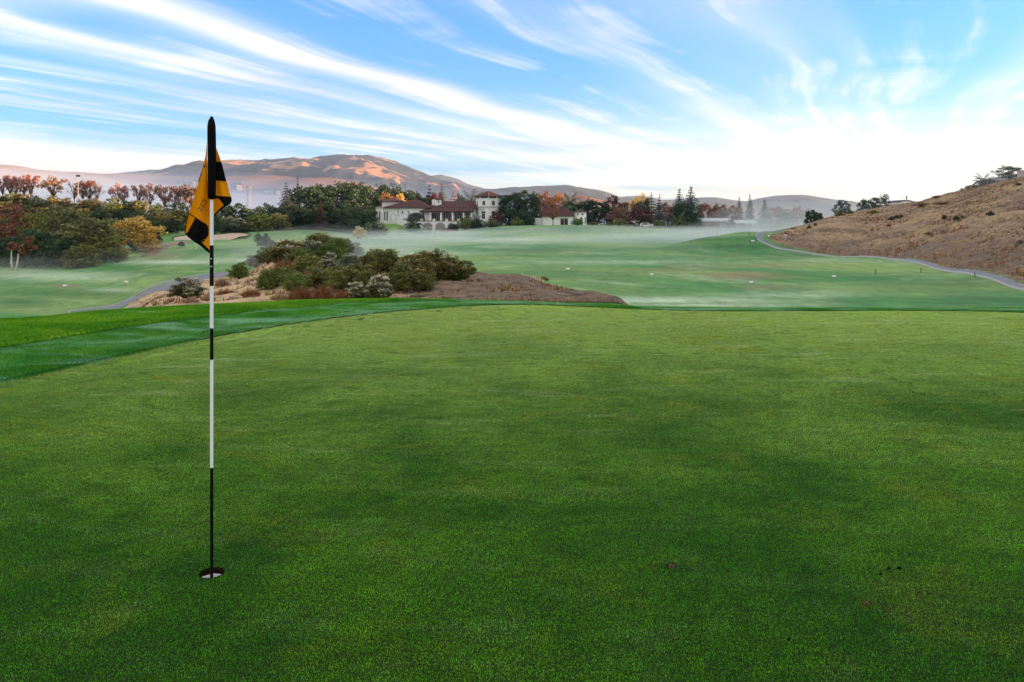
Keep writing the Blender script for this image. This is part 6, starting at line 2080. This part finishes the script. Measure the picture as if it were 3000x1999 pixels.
# garden fence and pillar on the hill top
_fp = [(2866, 548), (2893, 540), (2920, 535), (2950, 533), (2982, 530)]
_r = empty('garden_fence', G(2866, 148), 0, 'see-through grey mesh fence along the top of the dry hill', 'fence')
_o = _r.location
_m, g, b = new_mat('fence mesh')
g.put(b.inputs['Base Color'], (0.12, 0.14, 0.16))
b.inputs['Alpha'].default_value = 0.62
MAT['mesh'] = _m
_q = []
for px, py in _fp:
    x, Y = (px - CX) / F * 147, 147
    z0 = H(x, Y)
    _q.append(Vector((x, Y, z0)) - _o)
    MB().tube([_q[-1] - Vector((0, 0, .2)), _q[-1] + Vector((0, 0, 1.35))], 0.05, 6).build('post', 'greypost', _r)
for a, c in zip(_q[:-1], _q[1:]):
    up = Vector((0, 0, 1.25))
    MB().add([a + Vector((0, 0, .05)), c + Vector((0, 0, .05)), c + up, a + up, a + Vector((0, .02, .05)), c + Vector((0, .02, .05)), c + up + Vector((0, .02, 0)), a + up + Vector((0, .02, 0))], [(0, 1, 2, 3), (7, 6, 5, 4), (0, 4, 5, 1), (1, 5, 6, 2), (2, 6, 7, 3), (3, 7, 4, 0)]).build('mesh_panel', 'mesh', _r)
    MB().tube([a + up, c + up], 0.035, 5).build('rail', 'greypost', _r)
_b = G(2990, 146)
_r = empty('garden_pillar', _b, 0, 'pale stone pillar with capstone on top of the dry hill', 'pillar')
MB().box(-0.38, 0.38, -0.38, 0.38, -0.3, 1.6).build('shaft', 'stone', _r)
MB().box(-0.5, 0.5, -0.5, 0.5, 1.6, 1.75).build('cap', 'stone', _r)
put('dense', 'garden_hedge', 3016, 148, 508, 44, 'dark', 'dark clipped hedge beside the stone pillar on the hill', 'hedge')

# second green with its own flagstick
_b = ray(575, 731, 90, 200)
_r = empty('far_flagstick', _b, 0, 'small distant flagstick with dark flag on the left fairway green', 'flagstick')
MB().tube([(0, 0, -0.1), (0, 0, 2.1)], 0.03, 6).build('pole', 'white', _r)
MB().box(-0.45, 0.0, -0.02, 0.02, 1.65, 2.1).build('flag', 'black', _r)
for px, py, lb in ((509, 687, 'pale marker post above the small bunker'), (530, 689, 'second pale marker post above the small bunker')):
    b = ray(px, py, 120, 215)
    r_ = empty('marker_post', b, 0, lb, 'post', 'posts above the bunkers')
    MB().tube([(0, 0, -0.1), (0, 0, 0.45)], [0.06, 0.05], 6).build('shaft', 'stone', r_)
    MB().tube([(0, 0, 0.45), (0, 0, 0.52)], [0.08, 0.05], 6).build('cap', 'stone', r_)


# small marks on the putting surface
def pitch_mark(px, py, w, label, mat):
    x, y = gp(px, py)
    z = H(x, y)
    r = empty('pitch_mark', (x, y, z), random.uniform(0, 3), label, 'ball mark', 'marks on the putting green')
    rg = random.Random(int(px))
    m, k = MB(), w / F * y
    for i in range(26):
        a, q = rg.uniform(0, 6.28), rg.uniform(0, 0.5) * k
        l = rg.uniform(0.006, 0.016)
        c = Vector((q * math.cos(a), q * 0.7 * math.sin(a), 0.006))
        d = Vector((rg.uniform(-1, 1), rg.uniform(-1, 1), rg.uniform(0.1, 0.9))).normalized() * l
        m.tube([c - d * 0.3, c + d], [0.0016, 0.0007], 4)
    m.build('torn_blades', mat, r)
    n, v, f = 10, [(0, 0, 0.003)], []
    for i in range(n):
        a = 6.2832 * i / n
        v.append((k * 0.5 * math.cos(a) * rg.uniform(.7, 1.1), k * 0.34 * math.sin(a) * rg.uniform(.7, 1.1), 0.009))
        f.append((0, 1 + i, 1 + (i + 1) % n))
    MB().add(v, f).build('bare_soil', 'soil', r)


MAT['drystraw'] = flat_mat('torn straw blades', (0.17, 0.15, 0.05), 0.9, 0.1, 0.2, 200)
pitch_mark(1966, 1660, 44, 'straw brown pitch mark torn into the green', 'drystraw')
pitch_mark(2545, 1772, 26, 'faint pale pitch mark on the green near dark scraps', 'drystraw')


def scrap(px, py, w, label):
    x, y = gp(px, py)
    r = empty('turf_scrap', (x, y, H(x, y) + 0.010), random.uniform(-0.4, 0.4), label, 'turf scrap', 'marks on the putting green')
    k = 0.62 * w / F * y
    m = MB()
    m.add([(-k / 2, 0, 0.002), (-k / 5, -k * .16, 0.006), (k / 4, -k * .10, 0.008), (k / 2, k * .06, 0.002), (k / 6, k * .2, 0.007), (-k / 4, k * .16, 0.005), (-k / 2, 0, -0.004), (-k / 5, -k * .16, -0.004), (k / 4, -k * .10, -0.004), (k / 2, k * .06, -0.004), (k / 6, k * .2, -0.004), (-k / 4, k * .16, -0.004)],
          [(0, 1, 2, 3, 4, 5)] + [(i, i + 6, (i + 1) % 6 + 6, (i + 1) % 6) for i in range(6)])
    m.build('scrap', 'black', r)


for px, py, w, lb in ((2604, 1671, 22, 'dark torn scrap, leftmost of three lying together on the green'), (2634, 1670, 20, 'dark torn scrap, rightmost of three lying together'), (2580, 1688, 16, 'dark torn scrap below the other two'), (2311, 1881, 18, 'single dark scrap lying alone on the near green'), (1640, 947, 9, 'tiny dark speck on the far green below the bare bank'), (2124, 925, 9, 'tiny dark speck near the far edge of the green'), (2675, 1152, 8, 'tiny dark speck out on the middle of the green')):
    scrap(px, py, w, lb)

# dry tufts over the hill and the bank: nobody could count them
def tufts(name, poly, n, hmin, hmax, leaf, label, seed, ylim):
    rg = np.random.default_rng(seed)
    xs, ys = [q[0] for q in poly], [q[1] for q in poly]
    x = rg.uniform(max(min(xs), -40), min(max(xs), 120), n * 6)
    y = ylim[0] + (ylim[1] - ylim[0]) * rg.uniform(0, 1, n * 6) ** 1.5
    k = (poly_sd(x, y, poly) > 0.4) & (np.abs(x) < 0.74 * y + 2)
    x, y = x[k][:n], y[k][:n]
    z = height(x, y)
    m = len(x)
    h = rg.uniform(hmin, hmax, m)
    nb = 7
    a = rg.uniform(0, 6.28, (m, nb))
    sp = rg.uniform(0.02, 0.5, (m, nb)) * h[:, None]
    bx, by = x[:, None] + np.cos(a) * sp * 0.9, y[:, None] + np.sin(a) * sp * 0.9
    tx_, ty_ = bx + np.cos(a) * sp * 0.9 + rg.normal(0, .1, (m, nb)) * h[:, None], by + np.sin(a) * sp * 0.9
    hh = h[:, None] * rg.uniform(0.5, 1, (m, nb))
    w = 0.10 * h[:, None] + 0.012
    z0 = np.repeat(z[:, None], nb, 1) - 0.12
    wa = rg.uniform(0, 6.28, (m, nb))
    V = np.stack([np.stack([bx - w * np.cos(wa), by - w * np.sin(wa), z0], -1), np.stack([bx + w * np.cos(wa), by + w * np.sin(wa), z0], -1), np.stack([tx_, ty_, z0 + 0.1 + hh], -1)], 2).reshape(-1, 3)
    nt_ = m * nb
    me = mesh_np(name, V, np.arange(3 * nt_).reshape(-1, 3), LEAF[leaf], {'lv': np.repeat(rg.uniform(0, 1, nt_), 3), 'tip': np.tile([0, 0, 1.0], nt_)}, False)
    return tag(link(name, me), label, 'dry grass', kind='stuff')


tufts('hill_grass', HILL, 9000, 0.08, 0.26, 'straw', 'dry straw tufts over the right hill', 5, (35, 210))
tufts('hill_weeds', HILL, 6000, 0.08, 0.36, 'drystem', 'dry brown weeds over the right hill', 6, (35, 210))
RIM = wp([(1500, 38.0), (1600, 34.6), (1700, 30.6), (1800, 26.6), (1890, 22.8), (1900, 24.8), (1800, 28.6), (1700, 32.6), (1600, 36.6), (1500, 40)])
tufts('bank_rim_grass', RIM, 2600, 0.10, 0.30, 'palegrass', 'pale dry grass along the rim of the bare bank', 9, (22, 41))
tufts('bank_grass', BANK, 3500, 0.04, 0.15, 'straw', 'dry straw tufts over the bare bank', 7, (19, 90))
tufts('bank_weeds', BANK, 3500, 0.04, 0.15, 'drystem', 'dry brown weeds over the bare bank', 8, (19, 90))

# ------------------------------------------------------------------ houses in the fog, masts on the mountain
from mathutils.bvhtree import BVHTree


def hit(obname, px, py):
    o = bpy.data.objects[obname]
    me = o.data
    t = BVHTree.FromPolygons([v.co.copy() for v in me.vertices], [tuple(p.vertices) for p in me.polygons])
    d = Vector(((px - CX) / F, 1, (HY - py) / F))
    h = t.ray_cast(Vector((0, 0, HC)), d.normalized())
    return h[0]


def far_house(px, py, w, h, wall, label, rz):
    p = hit('dry_hills', px, py)
    if p is None:
        return
    m = p.y / F
    W_, Hh = w * m, h * m
    r = empty('far_house', p, rz, label, 'house', 'houses above the fog')
    MB().box(-W_ / 2, W_ / 2, -W_ * .35, W_ * .35, -4, Hh * 0.62).build('wall', wall, r)
    MB().gable(-W_ / 2, W_ / 2, -W_ * .35, W_ * .35, Hh * 0.62, Hh, W_ * .05, 0.3, 'x').build('roof', 'slate', r)
    for k in range(3):
        x = -W_ * 0.32 + k * W_ * 0.32
        MB().box(x - W_ * .06, x + W_ * .06, -W_ * .35 - 0.12, -W_ * .35 + 0.1, Hh * .25, Hh * .5).build('window', 'glass', r)
    MB().box(W_ / 2 - 0.1, W_ / 2 + 0.12, -W_ * .12, W_ * .12, Hh * .2, Hh * .5).build('window', 'glass', r)
    MB().box(-W_ * .2, -W_ * .12, -0.6, 0.6, Hh * .8, Hh * 1.12).build('chimney', wall, r)


for px, py, w, h, wl, lb, rz in [(545, 545, 46, 22, 'cream', 'big cream house with tower block above the fog, left of the flag', 0.2), (692, 556, 26, 22, 'cream', 'tall cream house lit by the sun beside the flag', -0.5), (742, 563, 18, 8, 'cream', 'small low house above the fog', 0.3), (770, 569, 22, 15, 'cream', 'bright cream house above the fog with steep roof', -0.6), (787, 562, 30, 11, 'shade', 'grey roofed house in shade above the fog', 0.1), (810, 570, 18, 17, 'cream', 'narrow bright house above the fog', -0.7), (829, 569, 12, 9, 'cream', 'tiny cream house beside the spruce', -0.4), (850, 570, 24, 14, 'cream', 'bright house right of the spruce', -0.6)]:
    far_house(px, py, w, h, wl, lb, rz)
for ob, px, py, hh, lb in [('mountain', 1036, 466, 34, 'thin radio mast on the mountain top'), ('far_ridge', 1300, 516, 40, 'thin mast on the ridge right of the mountain')]:
    p = hit(ob, px, py + 1.5)
    if p:
        r_ = empty('radio_mast', p, 0, lb, 'mast', 'masts on the skyline')
        MB().tube([(0, 0, -10), (0, 0, hh)], [3, 1.2], 5).build('lattice', 'greypost', r_)
        MB().box(-8, 8, -1, 1, hh * .55, hh * .62).build('crossarm', 'greypost', r_)
for px, mlab in ((1776, 'short mast at the left end of four on the wooded ridge'), (1781, 'second mast of four on the wooded ridge, beside the short one'), (1787, 'third mast of four on the wooded ridge, before the last'), (1793, 'mast nearest the ridge end among four on the wooded ridge')):
    p = hit('wooded_ridge', px, 572)
    if p:
        r_ = empty('radio_mast', p, 0, mlab, 'mast', 'mast cluster on the wooded ridge')
        MB().tube([(0, 0, -10), (0, 0, 26 + (px % 3) * 5)], [1.0, 0.6], 5).build('lattice', 'greypost', r_)

# ------------------------------------------------------------------ mist and haze
def mist_mat(name, dens, col=(0.98, 0.985, 1.0)):
    m = bpy.data.materials.new(name)
    m.use_nodes = True
    t = m.node_tree
    t.nodes.remove(t.nodes['Principled BSDF'])
    v = t.nodes.new('ShaderNodeVolumePrincipled')
    v.inputs['Color'].default_value = (*col, 1)
    v.inputs['Density'].default_value = dens
    v.inputs['Anisotropy'].default_value = 0.2
    t.links.new(v.outputs[0], t.nodes['Material Output'].inputs['Volume'])
    return m


def mist_bank(loc, rad, dens, seed, label, col=(0.98, 0.985, 1.0)):
    """a lens of ground mist with an uneven top"""
    n, m = 40, 14
    vs, fs = [], []
    for i in range(m + 1):
        ph = -0.5 * math.pi + math.pi * i / m
        for k in range(n):
            a = 2 * math.pi * k / n
            q = 1 + 0.55 * (float(fbm(np.array([math.cos(a) * 1.6 + seed * 3.1 + 5]), np.array([math.sin(a) * 1.6 + ph + 9]), 3, seed)[0]) - 0.5)
            vs.append((math.cos(a) * math.cos(ph) * rad[0] * q, math.sin(a) * math.cos(ph) * rad[1] * q, math.sin(ph) * rad[2] * q))
    for i in range(m):
        fs += [(i * n + k, i * n + (k + 1) % n, (i + 1) * n + (k + 1) % n, (i + 1) * n + k) for k in range(n)]
    me = mesh_np('mist', vs, fs, mist_mat('mist', dens, col))
    o = link('mist', me)
    o.location = loc
    return tag(o, label, 'mist', kind='stuff')


for k, (px, Y, rx, ry, rz, d) in enumerate([
    (1180, 205, 26, 34, 2.6, 0.010), (1290, 200, 30, 30, 2.2, 0.010), (1420, 192, 30, 26, 1.7, 0.009), (1250, 150, 26, 36, 1.6, 0.010),
    (1650, 185, 50, 26, 1.6, 0.009), (1880, 205, 45, 40, 2.0, 0.010), (2060, 225, 42, 50, 2.6, 0.010), (1500, 120, 44, 40, 1.5, 0.006),
    (2230, 255, 34, 45, 6.0, 0.010), (2330, 270, 34, 50, 11.0, 0.010), (2300, 230, 30, 40, 4.0, 0.010), (2420, 230, 30, 30, 9.0, 0.006),
    (960, 74, 9, 14, 2.6, 0.012), (1060, 110, 12, 26, 3.0, 0.010), (60, 108, 12, 14, 2.2, 0.010), (200, 110, 12, 12, 1.8, 0.008), (2060, 168, 46, 26, 2.4, 0.014), (1750, 160, 46, 22, 1.6, 0.009), (700, 130, 30, 30, 1.4, 0.005)]):
    b = G(px, Y)
    mist_bank((b.x, b.y, b.z - 0.2), (rx, ry, rz), d * 0.7, 100 + k, 'low pale mist lying over the fairway')
for k, (x, y, rx, ry, rz, d) in enumerate([(-420, 640, 560, 300, 66, 0.0022), (-330, 560, 460, 240, 46, 0.0040), (-260, 480, 400, 170, 30, 0.006), (-760, 850, 600, 330, 84, 0.0022), (-120, 620, 260, 220, 36, 0.0030)]):
    mist_bank((x, y, -21), (rx, ry, rz), d, 140 + k, 'valley fog bank beyond the embankment', (0.74, 0.86, 1.0))

hz = MB().box(-9100, 9100, -3100, 9600, -22.5, 450)
_o = hz.build('haze', mist_mat('haze air', 6.0e-5, (0.48, 0.68, 1.0)))
tag(_o, kind='stuff', label='thin pale blue air over the whole landscape', cat='haze')
